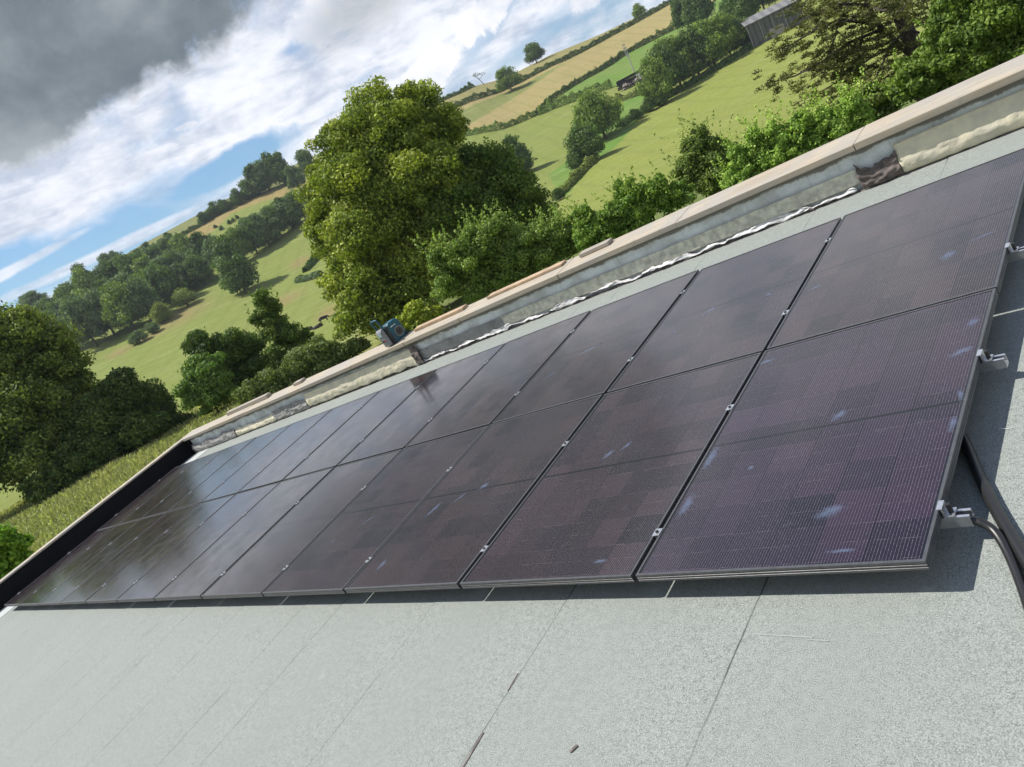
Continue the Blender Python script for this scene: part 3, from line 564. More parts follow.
# ------------------------------------------------------------------ barn, shed, pole, cattle
m_corr = None
def corr(name, c1, c2, freq, rough=.7):
    m, q, b = newmat(name); ob = q.new('ShaderNodeTexCoord').outputs['Object']; x, y, z = q.xyz(ob)
    s = q.m('SINE', q.m('MULTIPLY', x, freq)); n = q.noise(ob, .6, 6, .6)
    q.put(b.inputs['Base Color'], q.mix(q.ss(q.m('ADD', q.m('MULTIPLY', s, .2), n), .3, .75), c1, c2)); b.inputs['Roughness'].default_value = rough
    bn = q.new('ShaderNodeBump'); bn.inputs['Strength'].default_value = .6; bn.inputs['Distance'].default_value = .08; q.put(bn.inputs['Height'], s); q.put(b.inputs['Normal'], bn.outputs[0]); return m
def barn():
    a = ground_at(754, 48); b = ground_at(806, 21); d = np.linalg.norm(a); u = d / FPX
    ang = math.atan2(b[1] - a[1], b[0] - a[0]); L = math.hypot(b[0] - a[0], b[1] - a[1]); h = 20 * u; dp = 12; zb = min(a[2], b[2]) - a[2] - .5; zt = max(0, b[2] - a[2])
    root = empty('barn', Matrix.Translation(a.tolist()) @ Matrix.Rotation(ang, 4, 'Z'), 'grey boarded barn with a pale sheet roof at the top of the mown field', 'barn')
    mw = corr('barn_boards', (.10, .10, .105), (.055, .055, .06), 3.2); mr = corr('barn_sheets', (.19, .185, .18), (.12, .12, .12), 2.0)
    mb = MB(); mb.prism([(0, zb), (dp, zb), (dp, h), (dp / 2, h + 2.2), (0, h)], 'x', 0, L); mb.build('wall', mw, root)
    mb = MB()
    for s in (0, 1):
        y0, y1 = (-.7, dp / 2) if s == 0 else (dp / 2 + .02, dp + .7); z0, z1 = (h - .28, h + 2.26) if s == 0 else (h + 2.26, h - .28)
        mb.prism([(y0, z0), (y1, z1), (y1, z1 + .3), (y0, z0 + .3)], 'x', -.6, L + .6)
    mb.build('roof', mr, root)
    mb = MB(); 
    for k in range(int(L / 4.5) + 1): mb.box(k * 4.5 - .1, k * 4.5 + .15, -.14, -.01, zb, h - .1)
    mb.build('post', pmat('barn_post', (.30, .29, .28), .8), root)
    MB().box(L * .35, L * .62, -.12, -.02, zb, h * .42).build('lower_wall', pmat('barn_block', (.33, .30, .28), .9, scale=1), root)
barn()
def shed():
    g = ground_at(636, 84); d = np.linalg.norm(g); u = d / FPX; rng = random.Random(4)
    g1 = ground_at(619, 92); g2 = ground_at(652, 77); ang = math.atan2(g2[1] - g1[1], g2[0] - g1[0]); W_ = math.hypot(*(g2 - g1)[:2])
    root = empty('collapsed_shed', Matrix.Translation(g.tolist()) @ Matrix.Rotation(ang, 4, 'Z'), 'collapsed dark timber shed with slanting beams over pale rubble', 'shed')
    dk = pmat('charred_timber', (.035, .024, .022), .9, var=.3, scale=1); pk = pmat('rubble', (.32, .27, .26), .9, scale=.8, bump=.5, bscale=2)
    for k in range(11):
        y = -3 + k * .65; mb = MB(); x0 = -W_ * .5 + rng.uniform(-.5, .5); tilt = rng.uniform(-.05, .08)
        mb.box(0, W_ * rng.uniform(.72, 1.0), -.28, .28, -.28, .28, M=Matrix.Translation((x0, y, 1.0 + k * .36 + rng.uniform(-.3, .3))) @ Matrix.Rotation(rng.uniform(-.12, .12), 4, 'Z') @ Matrix.Rotation(-tilt, 4, 'Y')); mb.build('beam', dk, root)
    for k in range(7):
        mb = MB(); x = -W_ * .42 + k * W_ * .14; mb.box(-.2, .2, -.2, .2, -.8, 1.2 + k * .36 % 3 + 1.2, M=Matrix.Translation((x, 2.5 - (k % 3) * 2.2, 0)) @ Matrix.Rotation(rng.uniform(-.15, .15), 4, 'Y')); mb.build('post', dk, root)
    mb = MB()
    for k in range(60):
        s = rng.uniform(.3, .95); M = Matrix.Translation((rng.uniform(-W_ * .38, W_ * .5), rng.uniform(-4.2, -1.5), rng.uniform(0, 1.5))) @ Matrix.Rotation(rng.uniform(0, 3), 4, (rng.random(), rng.random(), 1)); mb.box(-s, s, -s * .7, s * .7, -s * .4, s * .4, M=M)
    mb.build('rubble', pk, root)
    MB().box(W_ * .1, W_ * .5, -3.9, -3.7, 0, 2.6, M=Matrix.Rotation(-.25, 4, 'X')).build('sheet', pmat('pale_sheet', (.42, .38, .38), .6, scale=1), root)
shed()
def pole():
    g = ground_at(636, 76); d = np.linalg.norm(g); u = d / FPX; h = 30 * u
    root = empty('utility_pole', Matrix.Translation(g.tolist()), 'pale grey utility pole with a forked top above the collapsed shed', 'pole'); m = pmat('pole_grey', (.42, .41, .40), .8, scale=1)
    MB().tube([(0, 0, -.3), (0, 0, h * .72)], [.32, .26], 8).build('pole', m, root)
    mb = MB(); mb.tube([(-.55, 0, h * .62), (-.55, 0, h)], .14, 6); mb.tube([(.55, 0, h * .62), (.55, 0, h)], .14, 6); mb.box(-.7, .7, -.1, .1, h * .66, h * .70); mb.box(-.7, .7, -.1, .1, h * .86, h * .9); mb.box(-.7, .7, -.1, .1, h * .97, h); mb.build('frame', m, root)
pole()
def cow(px, py, lying, face, label):
    g = ground_at(px, py); root = empty('cow', Matrix.Translation(g.tolist()) @ Matrix.Rotation(face, 4, 'Z'), label, 'cow', 'cattle grazing on the left pasture')
    m = pmat('cow_hide', (.022, .016, .014), .7); bm = bmesh.new(); dz = -.62 if lying else 0
    V = []; E = []; R = []
    def v(x, y, z, r): V.append((x, y, max(z + dz, .12))); R.append(r); return len(V) - 1
    a = v(-.75, 0, 1.1, .34); b_ = v(-.25, 0, 1.02, .42); c = v(.3, 0, 1.02, .42); d = v(.75, 0, 1.1, .33); nk = v(1.1, 0, 1.05, .2); hd = v(1.35, 0, .72 if not lying else 1.2, .17); mz = v(1.5, 0, .42 if not lying else 1.1, .11)
    E += [(a, b_), (b_, c), (c, d), (d, nk), (nk, hd), (hd, mz)]
    for i0, x in ((a, -.8), (d, .72)):
        for s in (-1, 1):
            if lying: k1 = v(x + .1, s * .35, .85, .14); k2 = v(x + .45, s * .42, .72, .08); E += [(i0, k1), (k1, k2)]
            else: k1 = v(x, s * .22, .7, .15); k2 = v(x + (.06 if x < 0 else 0), s * .22, .38, .085); k3 = v(x, s * .22, .03, .07); E += [(i0, k1), (k1, k2), (k2, k3)]
    t1 = v(-1.08, 0, 1.05, .06); t2 = v(-1.14, 0, .6, .05); E += [(a, t1), (t1, t2)]
    for s in (-1, 1): e = v(1.22, s * .26, .92 if not lying else 1.35, .05); E.append((hd, e))
    me = bpy.data.meshes.new('body'); me.from_pydata(V, E, []); o = bpy.data.objects.new('body', me); COL.objects.link(o); o.parent = root; me.materials.append(m)
    sk = o.modifiers.new('skin', 'SKIN'); me.skin_vertices  # layer made by the modifier
    for sv, r in zip(me.skin_vertices[0].data, R): sv.radius = (r, r * .95)
    me.skin_vertices[0].data[b_].use_root = True; me.skin_vertices[0].data[0].use_root = False
    s2 = o.modifiers.new('smooth', 'SUBSURF'); s2.levels = s2.render_levels = 1
    return root

# ------------------------------------------------------------------ the building and its roof (roof frame)
RZ = -.141
m_felt, q, b = newmat('mineral_felt')
ob = q.new('ShaderNodeTexCoord').outputs['Object']
fine = q.noise(ob, 260, 2, .6); med = q.noise(ob, 120, 5, .7); big = q.noise(ob, 1.1, 5, .6); huge = q.noise(ob, .35, 3, .5)
c = q.mix(q.ss(fine, .34, .66), (.095, .108, .099), (.355, .382, .358))
c = q.mix(q.ss(med, .38, .66, 0, .45), c, (.205, .222, .210))
c = q.mix(q.ss(q.noise(ob, 34, 4, .7), .40, .64, 0, .42), c, (.29, .308, .285))
c = q.mix(q.ss(big, .3, .75, 0, .32), c, (.20, .215, .20))
c = q.mix(q.ss(q.noise(ob, 2.6, 7, .7, .4), .60, .74, 0, .35), c, (.14, .15, .14))
c = q.mix(q.ss(q.noise(ob, 5.0, 4, .5), .70, .76, 0, .25), c, (.42, .43, .41))
x, y, z = q.xyz(ob)
SEAMS = [-.655, -1.645, -2.655, -3.66, -4.16, -5.16, -6.14, -7.12, -8.1, -9.1, -10.1, -11.1, -12.1, -13.1, .36, 1.36, 2.36]
brk = q.noise(q.comb(q.m('MULTIPLY', x, .6), q.m('MULTIPLY', y, 2.2), 0.0), 1.0, 4, .6)
wob = q.m('MULTIPLY', q.m('SUBTRACT', q.noise(ob, 6, 4, .6), .5), .012)
ln = None
for sx in SEAMS:
    dxx = q.m('ABSOLUTE', q.m('SUBTRACT', q.m('ADD', x, wob), sx)); v = q.ss(dxx, .002, .008, 1, 0); ln = v if ln is None else q.m('MAXIMUM', ln, v)
c = q.mix(q.m('MULTIPLY', ln, q.ss(brk, .36, .62, .35, .95)), c, (.045, .045, .045))
q.put(b.inputs['Base Color'], c); b.inputs['Roughness'].default_value = .92; b.inputs['Specular IOR Level'].default_value = .25
bn = q.new('ShaderNodeBump'); bn.inputs['Strength'].default_value = .55; bn.inputs['Distance'].default_value = .004; q.put(bn.inputs['Height'], q.m('ADD', q.m('ADD', fine, q.m('MULTIPLY', med, .8)), q.m('MULTIPLY', q.noise(ob, 2.2, 3, .5), 5.0))); q.put(b.inputs['Normal'], bn.outputs[0])
m_render = pmat('wall_render', (.55, .52, .46), .9, scale=2, bump=.2)
m_timber, q, b = newmat('planed_timber')
ob = q.new('ShaderNodeTexCoord').outputs['Object']; mp = q.new('ShaderNodeMapping'); mp.inputs['Scale'].default_value = (1.2, 26, 26); q.put(mp.inputs[0], ob)
gr = q.noise(mp.outputs[0], 1.0, 6, .6, .4); st = q.noise(ob, 2.2, 5, .6)
c = q.mix(q.ss(gr, .3, .7), (.41, .355, .27), (.29, .245, .185)); c = q.mix(q.ss(st, .40, .62, 0, .75), c, (.30, .28, .25)); c = q.mix(q.ss(q.noise(ob, 7, 5, .7), .58, .72, 0, .55), c, (.22, .18, .15))
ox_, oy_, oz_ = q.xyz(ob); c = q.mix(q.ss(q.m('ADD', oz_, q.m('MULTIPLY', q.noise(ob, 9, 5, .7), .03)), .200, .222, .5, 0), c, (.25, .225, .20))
q.put(b.inputs['Base Color'], c); b.inputs['Roughness'].default_value = .8
bn = q.new('ShaderNodeBump'); bn.inputs['Strength'].default_value = .25; bn.inputs['Distance'].default_value = .004; q.put(bn.inputs['Height'], gr); q.put(b.inputs['Normal'], bn.outputs[0])
m_timber_or = pmat('fresh_timber', (.43, .31, .20), .8, var=.15, scale=9, bump=.15)
m_lead, q, b = newmat('grey_membrane')
ob = q.new('ShaderNodeTexCoord').outputs['Object']; xx, yy, zz_ = q.xyz(ob)
c = q.mix(q.ss(q.noise(ob, 3.5, 8, .65), .35, .68), (.70, .75, .80), (.45, .47, .48))
c = q.mix(q.ss(q.noise(ob, 1.3, 5, .7), .55, .70, 0, .55), c, (.28, .26, .23))
c = q.mix(q.ss(q.noise(q.comb(q.m('MULTIPLY', xx, 14.0), 0.0, q.m('MULTIPLY', zz_, 2.0)), 1.0, 6, .7), .54, .74, 0, .6), c, (.24, .235, .22))
c = q.mix(q.ss(q.m('ADD', zz_, q.m('MULTIPLY', q.noise(ob, 5, 6, .7), .10)), .165, .185), c, (.20, .19, .175))  # top edge darkened: the coping's shadow painted into the membrane colour
q.put(b.inputs['Base Color'], c); b.inputs['Roughness'].default_value = .6
bn = q.new('ShaderNodeBump'); bn.inputs['Strength'].default_value = .5; bn.inputs['Distance'].default_value = .01; q.put(bn.inputs['Height'], q.noise(ob, 12, 6, .6)); q.put(b.inputs['Normal'], bn.outputs[0])
m_black = pmat('black_membrane', (.006, .006, .008), .75, scale=6, bump=.3, bscale=20, spec=.12)
m_bluegrey = pmat('felt_edge', (.42, .44, .43), .9, scale=60, bump=.2)
bld = empty('building', RF, 'single storey building under the felt roof, black upstand at its left end', 'building')
MB().box(-15.0, 6.0, -4.2, 4.5, -4.1, RZ - .012).build('wall', m_render, bld)
mb = MB(); sx = sorted([-14.72, 6.0] + SEAMS)
for a, b_ in zip(sx[:-1], sx[1:]): mb.prism([(a, RZ - .02), (b_, RZ - .02), (b_, RZ - .0035), (a, RZ)], 'y', -4.2, 4.24)
mb.build('roof', m_felt, bld)
MB().box(-14.74, -13.98, -4.1, 4.2, RZ - .001, RZ + .004).build('edge_strip', m_bluegrey, bld)
# parapets
MB().box(-14.9, 6.0, 4.245, 4.49, RZ - .01, RZ + .317).build('parapet', m_lead, bld)
MB().box(-15.0, -14.75, -4.2, 4.245, RZ - .01, RZ + .34).build('parapet', m_black, bld)
MB().prism([(4.243, RZ), (4.17, RZ), (4.165, RZ + .02), (4.2, RZ + .30), (4.243, RZ + .31)], 'x', -14.75, -14.68).build('corner_flap', m_black, bld)
# coping boards, butt jointed, each a board of its own
js = [6.0, 2.3, -1.17, -2.78, -4.27, -5.9, -7.05, -8.35, -9.9, -11.9, -13.4, -15.02]; rg = random.Random(8)
for a, b_ in zip(js[1:], js[:-1]):
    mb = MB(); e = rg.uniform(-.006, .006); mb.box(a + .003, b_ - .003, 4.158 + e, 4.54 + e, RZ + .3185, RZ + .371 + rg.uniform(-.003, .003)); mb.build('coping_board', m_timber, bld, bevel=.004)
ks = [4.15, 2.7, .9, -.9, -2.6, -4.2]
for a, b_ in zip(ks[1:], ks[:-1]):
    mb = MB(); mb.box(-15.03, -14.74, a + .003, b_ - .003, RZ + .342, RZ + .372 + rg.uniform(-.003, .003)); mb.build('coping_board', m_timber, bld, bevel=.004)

# ---- sheets and boards standing against the parapet
rngb = np.random.default_rng(77)
def crumple(name, x0, x1, z0, z1, y, mat, label, cat, bulge=.02, amp=.008, nx=None, nz=14, rag_top=0.0, rag_bot=0.0, seed=0, lean=.012, group=None, th=.006):
    rr = np.random.default_rng(seed); nx = nx or max(24, int((x1 - x0) * 48)); V = []; 
    ph = rr.uniform(0, 6, 8)
    for side in (0, 1):
        for k in range(nz + 1):
            v = k / nz
            for i_ in range(nx + 1):
                x = x0 + (x1 - x0) * i_ / nx
                zq = z0 + (z1 - z0) * v
                f = amp * 1.7 * (mnoise.noise(Vector((x * 4 + zq * 9 + ph[0], zq * 14, 1))) + .75 * (1 - 2 * abs(mnoise.noise(Vector((x * 9 - zq * 12, zq * 26 + ph[1], 2))))) - .3 + .4 * mnoise.noise(Vector((x * 25, zq * 50, ph[2]))))
                zt = z1 - rag_top * (.5 + mnoise.fractal(Vector((x * 5, ph[4], 3)), 1, 2, 4)); zb = z0 + rag_bot * (.5 + mnoise.fractal(Vector((x * 5, ph[6], 7)), 1, 2, 4))
                yy = y - bulge * math.sin(PI * (1 - v) * .75) ** 2 - lean * (1 - v) + f
                V.append((x, yy + side * th, RZ + zb + (zt - zb) * v))
    n = (nx + 1) * (nz + 1); F = []
    for k in range(nz):
        for i_ in range(nx):
            a = k * (nx + 1) + i_; F.append((a, a + 1, a + nx + 2, a + nx + 1)); F.append((n + a, n + a + nx + 1, n + a + nx + 2, n + a + 1))
    for i_ in range(nx): F.append((i_, n + i_, n + i_ + 1, i_ + 1)); t = nz * (nx + 1) + i_; F.append((t, t + 1, n + t + 1, n + t))
    for k in range(nz): a = k * (nx + 1); F.append((a, a + nx + 1, n + a + nx + 1, n + a)); a += nx; F.append((a, n + a, n + a + nx + 1, a + nx + 1))
    mb = MB(); mb.add([(v[0] - x0, v[1], v[2]) for v in V], F); o = mb.build(name, mat, None, RF @ Matrix.Translation((x0, 0, 0)), smooth=True); tag(o, label, cat, group); return o
m_cream = pmat('cream_foil_board', (.64, .59, .43), .6, scale=7, bump=.7, bscale=16, col2=(.48, .45, .36), detail=9)
m_palegreen = pmat('weathered_board', (.66, .64, .52), .6, scale=14, bump=.9, bscale=22, col2=(.36, .35, .30), detail=8)
m_white = pmat('crinkled_foil', (.60, .60, .61), .45, scale=11, bump=.7, bscale=30, col2=(.40, .39, .39), detail=10)
m_dark = pmat('bitumen', (.055, .045, .042), .8, scale=14, bump=.7, bscale=20, col2=(.16, .13, .12), detail=8)
m_greyf = pmat('crumpled_grey_felt', (.30, .295, .285), .7, scale=5, bump=.6, bscale=14, col2=(.17, .165, .16), detail=8)
crumple('insulation_sheet', -.95, 2.4, .012, .236, 4.215, m_cream, 'long wrinkled cream sheet against the parapet right of the torn dark felt', 'insulation', .03, .006, seed=1)
crumple('insulation_sheet', -5.35, -1.22, .055, .172, 4.22, m_palegreen, 'pale grey-green board strip above the crinkled white foil', 'insulation', .004, .002, seed=2)
crumple('insulation_sheet', -9.95, -6.98, .018, .245, 4.20, m_cream, 'pale yellow sunlit board against the parapet below the radio', 'insulation', .022, .004, seed=3, rag_bot=.02)
crumple('insulation_sheet', -12.7, -11.1, .02, .155, 4.20, m_cream, 'short cream board against the parapet nearest the black upstand', 'insulation', .02, .006, seed=4, rag_top=.03)
crumple('foil_strip', -7.3, -1.3, .010, .066, 4.196, m_white, 'crinkled white foil strip along the foot of the parapet', 'foil', .006, .010, seed=5, rag_top=.045, rag_bot=.03, nz=9)
crumple('torn_felt', -1.25, -.95, .01, .225, 4.20, m_dark, 'torn dark bitumen felt patch between two boards on the parapet', 'felt', .02, .012, seed=6, rag_top=.09)
crumple('felt_strip', -7.0, -5.3, .05, .17, 4.222, m_greyf, 'dull grey felt strip between the sunlit board and the grey-green board', 'felt', .006, .004, seed=7)
crumple('felt_strip', -11.15, -9.98, .01, .20, 4.20, m_greyf, 'dark crumpled felt between the two cream boards', 'felt', .02, .010, seed=8, rag_top=.04)
crumple('felt_strip', -14.66, -12.68, .01, .19, 4.19, m_greyf, 'streaky grey felt strip beside the black corner upstand', 'felt', .02, .008, seed=9, rag_top=.05)
crumple('felt_edge', -14.6, 2.4, -.004, .02, 4.205, m_dark, 'thin black strip along the dark gap where roof felt meets the parapet', 'felt', .004, .005, seed=10, rag_top=.01, nz=3)  # black strip drawn for the dark gap at the foot of the sheets
crumple('felt_patch', -7.06, -6.93, .01, .27, 4.185, m_dark, 'narrow dark felt end beside the sunlit yellow board', 'felt', .02, .008, seed=11)
for (a, b_, h, lb, m) in [(-4.08, -3.69, .036, 'short raised timber piece on the coping nearest the solar cables', m_timber), (-5.55, -4.34, .026, 'orange timber batten on the coping between two shorter pieces', m_timber_or),
                          (-7.0, -6.0, .034, 'orange timber batten on the coping just right of the radio', m_timber_or), (-10.35, -10.09, .04, 'short dark-ended timber offcut on the coping left of the radio', m_timber), (-12.95, -11.3, .06, 'thickest pale timber batten on the coping nearest the far corner', m_timber)]:
    mb = MB(); mb.box(0, b_ - a, -.045, .06, 0, h); o = mb.build('timber_batten', m, None, roofM(a, 4.43, RZ + .3745), bevel=.003); tag(o, lb, 'timber', 'battens lying on the coping')

# ------------------------------------------------------------------ solar array
PW, PH, GX_, GY_ = 1.128, 1.6759, .026, .020
m_pv, q, b = newmat('solar_cells')
ob = q.new('ShaderNodeTexCoord').outputs['Object']; x, y, z = q.xyz(ob); oi = q.new('ShaderNodeObjectInfo').outputs['Random']
u = q.m('DIVIDE', q.m('SUBTRACT', x, .022), .18167); v = q.m('DIVIDE', q.m('SUBTRACT', y, .022), .0902)
fu = q.m('FRACT', u); fv = q.m('FRACT', v)
wn = q.new('ShaderNodeTexWhiteNoise', noise_dimensions='4D'); q.put(wn.inputs['Vector'], q.comb(q.m('FLOOR', u), q.m('FLOOR', q.m('MULTIPLY', v, .5)), 0.0)); q.put(wn.inputs['W'], q.m('MULTIPLY', oi, 37.0))
ta = q.new('ShaderNodeAttribute', attribute_name='tint'); ta.attribute_type = 'OBJECT'; pt = ta.outputs['Fac']; c = q.mix(wn.outputs['Value'], q.mix(pt, (.005, .004, .009), (.006, .005, .004)), q.mix(pt, (.024, .014, .026), (.027, .018, .015)))
c = q.mix(q.ss(q.noise(ob, 2.3, 4, .6), .4, .7, 0, .22), c, (.010, .010, .018))
bus = q.m('FRACT', q.m('MULTIPLY', u, 16.0)); bus = q.ss(q.m('ABSOLUTE', q.m('SUBTRACT', bus, .5)), .03, .10, 1, 0)
dash = q.ss(q.noise(q.comb(q.m('MULTIPLY', x, 90.0), q.m('MULTIPLY', y, 160.0), 0.0), 1.0, 2, .5), .42, .62, .35, 1)
c = q.mix(q.m('MULTIPLY', bus, q.m('MULTIPLY', dash, .50)), c, (.29, .235, .255))
hl = q.ss(q.m('ABSOLUTE', q.m('SUBTRACT', fv, .5)), .480, .496, 0, 1); c = q.mix(q.m('MULTIPLY', hl, q.ss(q.noise(q.comb(q.m('MULTIPLY', x, 9.0), q.m('FLOOR', q.m('ADD', v, .5)), oi), 1.7, 3, .6), .42, .66, .02, .42)), c, (.16, .13, .14))
vl = q.ss(q.m('ABSOLUTE', q.m('SUBTRACT', fu, .5)), .482, .494, 0, 1); c = q.mix(q.m('MULTIPLY', vl, .9), c, (.002, .002, .003))
mid = q.ss(q.m('ABSOLUTE', q.m('SUBTRACT', y, PH / 2)), .006, .009, 1, 0); c = q.mix(mid, c, (.004, .004, .004))
edge = q.m('MAXIMUM', q.m('LESS_THAN', x, .020), q.m('GREATER_THAN', x, PW - .020)); c = q.mix(edge, c, (.006, .006, .008))
dust = q.noise(ob, 14, 6, .7); c = q.mix(q.ss(dust, .56, .78, 0, .06), c, (.30, .30, .36))
q.put(b.inputs['Base Color'], c); q.put(b.inputs['Roughness'], q.ss(q.noise(ob, 5, 5, .6), .3, .7, .09, .15)); b.inputs['IOR'].default_value = 1.54
b.inputs['Sheen Weight'].default_value = 0.0; b.inputs['Sheen Roughness'].default_value = .35; b.inputs['Sheen Tint'].default_value = (.95, .90, .95, 1); b.inputs['IOR'].default_value = 1.54
m_frame = pmat('black_anodised', (.13, .13, .135), .38, metal=.6, scale=30)
m_alu = pmat('aluminium', (.62, .63, .65), .35, metal=.85, scale=40, var=.08)
m_bolt = pmat('dark_bolt', (.06, .06, .06), .4, metal=.8)
m_smudge, q, b = newmat('dust_smudge')
ob = q.new('ShaderNodeTexCoord').outputs['Generated']; gx, gy, gz = q.xyz(ob)
rr_ = q.m('SQRT', q.m('ADD', q.m('POWER', q.m('MULTIPLY', q.m('SUBTRACT', gx, .5), 2.0), 2.0), q.m('POWER', q.m('MULTIPLY', q.m('SUBTRACT', gy, .5), 2.0), 2.0)))
nn_ = q.noise(q.new('ShaderNodeTexCoord').outputs['Object'], 30, 5, .65)
al = q.m('MULTIPLY', .55, q.ss(q.m('SUBTRACT', 1.0, q.m('ADD', rr_, q.m('MULTIPLY', q.m('SUBTRACT', nn_, .5), 1.6))), 0.0, .9, 0, .26))
q.put(b.inputs['Base Color'], (.20, .27, .42, 1)); b.inputs['Roughness'].default_value = .8; q.put(b.inputs['Alpha'], al)

def ring(mb, prof, w_, h_):
    n = len(prof); vs = []
    for ins, z in prof: vs += [(ins, ins, z), (w_ - ins, ins, z), (w_ - ins, h_ - ins, z), (ins, h_ - ins, z)]
    mb.add(vs, [(k * 4 + s, k * 4 + (s + 1) % 4, (k + 1) * 4 + (s + 1) % 4, (k + 1) * 4 + s) for k in range(n - 1) for s in range(4)])
fm = MB(); ring(fm, [(.011, -.004), (.011, 0), (0, 0), (0, -.009), (.0025, -.010), (.0025, -.014), (0, -.015), (0, -.020), (.0025, -.021), (.0025, -.025), (0, -.026), (0, -.035), (.028, -.035), (.028, -.033)], PW, PH)
frame_me = fm.mesh('frame', m_frame)
gm = MB(); gm.box(.010, PW - .010, .010, PH - .010, -.007, -.0022); glass_me = gm.mesh('glass', m_pv)
cm = MB(); cm.box(-.018, .018, -.022, .022, .0005, .004); cm.box(-.0075, .0075, -.02, .02, -.034, .0004)
clamp_me = cm.mesh('clamp', m_alu)
bmm = MB(); bmm.tube([(0, 0, .004), (0, 0, .010)], .0075, 10); bolt_me = bmm.mesh('bolt', m_bolt)
RAILY = [.262, 1.165, 2.095, 3.02]
ordn_ = ['first', 'second', 'third', 'fourth', 'fifth', 'sixth', 'seventh', 'eighth', 'ninth', 'tenth', 'eleventh', 'twelfth']
SM = {(0, 0): [(.62, .90, .030, .05, -.5), (.30, .62, .02, .02, 0), (1.10, .70, .018, .06, 0), (1.10, .88, .014, .05, .2), (.045, .75, .03, .10, 0), (.06, .42, .03, .09, 0), (1.06, 1.2, .06, .03, .3), (.75, .28, .07, .04, .3), (.85, .07, .07, .012, 0), (.05, 1.55, .06, .02, 0), (1.07, 1.42, .03, .04, 0)],
      (1, 0): [(.45, .95, .028, .05, -.4), (.9, .10, .05, .015, 0), (.55, 1.0, .02, .05, -.6)], (2, 0): [(.62, .86, .035, .05, -.8), (.45, .78, .015, .07, -.6), (.2, .2, .03, .06, 0), (.25, .7, .025, .09, -.3)],
      (3, 0): [(.6, .7, .012, .09, -.7), (.35, .5, .03, .02, 0)], (0, 1): [(.85, .5, .05, .05, 0), (1.0, .6, .09, .012, .2), (.10, .62, .04, .02, .2)], (1, 1): [(.45, .80, .022, .075, -.9), (.22, .62, .012, .08, -.8), (.9, .75, .025, .03, -.8)],
      (2, 1): [(.5, .80, .022, .11, -1.1), (.25, .55, .012, .09, -1.0)], (4, 1): [(.5, .7, .008, .14, -.9)], (6, 0): [(.6, .9, .012, .16, -.8), (.5, .5, .012, .10, -.7)], (5, 0): [(.55, .8, .012, .14, -.8), (.4, .6, .01, .08, -.9)], (3, 1): [(.6, .4, .01, .12, -1)]}
rgp = random.Random(21)
for r in range(2):
    for i_ in range(12):
        x0 = -i_ * 1.154 - GX_ / 2 - PW; y0 = r * 1.6959 + GY_ / 2
        if r == 0: lb = f'black solar panel in the row nearest the camera, {ordn[i_]} from the cable end'
        else: lb = f'black solar panel in the row beside the parapet, {ordn[i_]} from the cable end'
        root = empty('solar_panel', roofM(x0, y0, 0) @ Matrix.Rotation(rgp.uniform(-.0032, .0032), 4, 'Y') @ Matrix.Rotation(rgp.uniform(-.0022, .0022), 4, 'X'), lb, 'solar panel', 'solar panels in two rows')
        for meh, nm in ((frame_me, 'frame'), (glass_me, 'glass')):
            o = bpy.data.objects.new(nm, meh); COL.objects.link(o); o.parent = root
            if nm == 'glass': o['tint'] = 0.0 if (i_, r) == (0, 0) else [1.0, .8, .9, .6, .75][(i_ * 3 + r) % 5]
        if i_ < 11:
            for ry in RAILY[2 * r:2 * r + 2]:
                o = bpy.data.objects.new('clamp', clamp_me); COL.objects.link(o); o.parent = root; o.location = (-GX_ / 2, ry - y0, 0)
                o2 = bpy.data.objects.new('bolt', bolt_me); COL.objects.link(o2); o2.parent = o
        for (sx_, sy_, rx, ry, rot) in SM.get((i_, r), []):
            mb = MB(); mb.box(-rx, rx, -ry, ry, -.0002, .0002); o = mb.build('smudge', m_smudge, root); o.location = (sx_, sy_, -.0014); o.rotation_euler = (0, 0, rot)
for k, ry in enumerate(RAILY):
    lb = ['aluminium mounting rail ending beside the thin black cable, nearest the camera', 'aluminium mounting rail under the far half of the nearest panel row', 'aluminium mounting rail under the near half of the parapet-side row', 'aluminium mounting rail closest to the parapet, under the far row'][k]
    root = empty('mounting_rail', roofM(0, ry, RZ), lb, 'rail', 'rails under the solar panels')
    z1 = -.0352 - RZ; z0 = z1 - .042; mb = MB()
    mb.prism([(-.02, z0), (.02, z0), (.02, z1), (.009, z1), (.009, z1 - .003), (.016, z1 - .006), (.016, z0 + .016), (.004, z0 + .016), (.004, z0 + .012), (-.004, z0 + .012), (-.004, z0 + .016), (-.016, z0 + .016), (-.016, z1 - .006), (-.009, z1 - .003), (-.009, z1), (-.02, z1)], 'x', -13.93, .064); mb.build('channel', m_alu, root)
    for fx in [-.35 - 2.3 * t for t in range(6)]:
        mb = MB(); mb.prism([(-.07, 0.0005), (.07, .0005), (.05, .02), (.03, .022), (.025, z0 - .0005), (-.025, z0 - .0005), (-.03, .022), (-.05, .02)], 'y', -.05, .05); o = mb.build('foot', m_frame, root); o.location = (fx, 0, 0)
    for ex in (.0, -13.85):
        s = 1 if ex == 0 else -1; mb = MB(); xa = -.010 + .0005
        o_ = GX_ / 2
        mb.prism([(-.016 if 0 else -.020, .0005), (-.008, .0005), (-.008, -.034), (.024, -.034), (.024, -.028), (-.002, -.028), (-.002, .0045), (-.020, .0045)], 'y', -.022, .022)
        cl = mb.build('end_clamp', m_alu, root); cl.matrix_local = Matrix.Translation((ex, 0, -RZ)) @ Matrix.Diagonal((s, 1, 1, 1))
        mb = MB(); mb.tube([(.012, 0, -.028), (.012, 0, .006)], .008, 12); mb.build('bolt', m_bolt, cl)
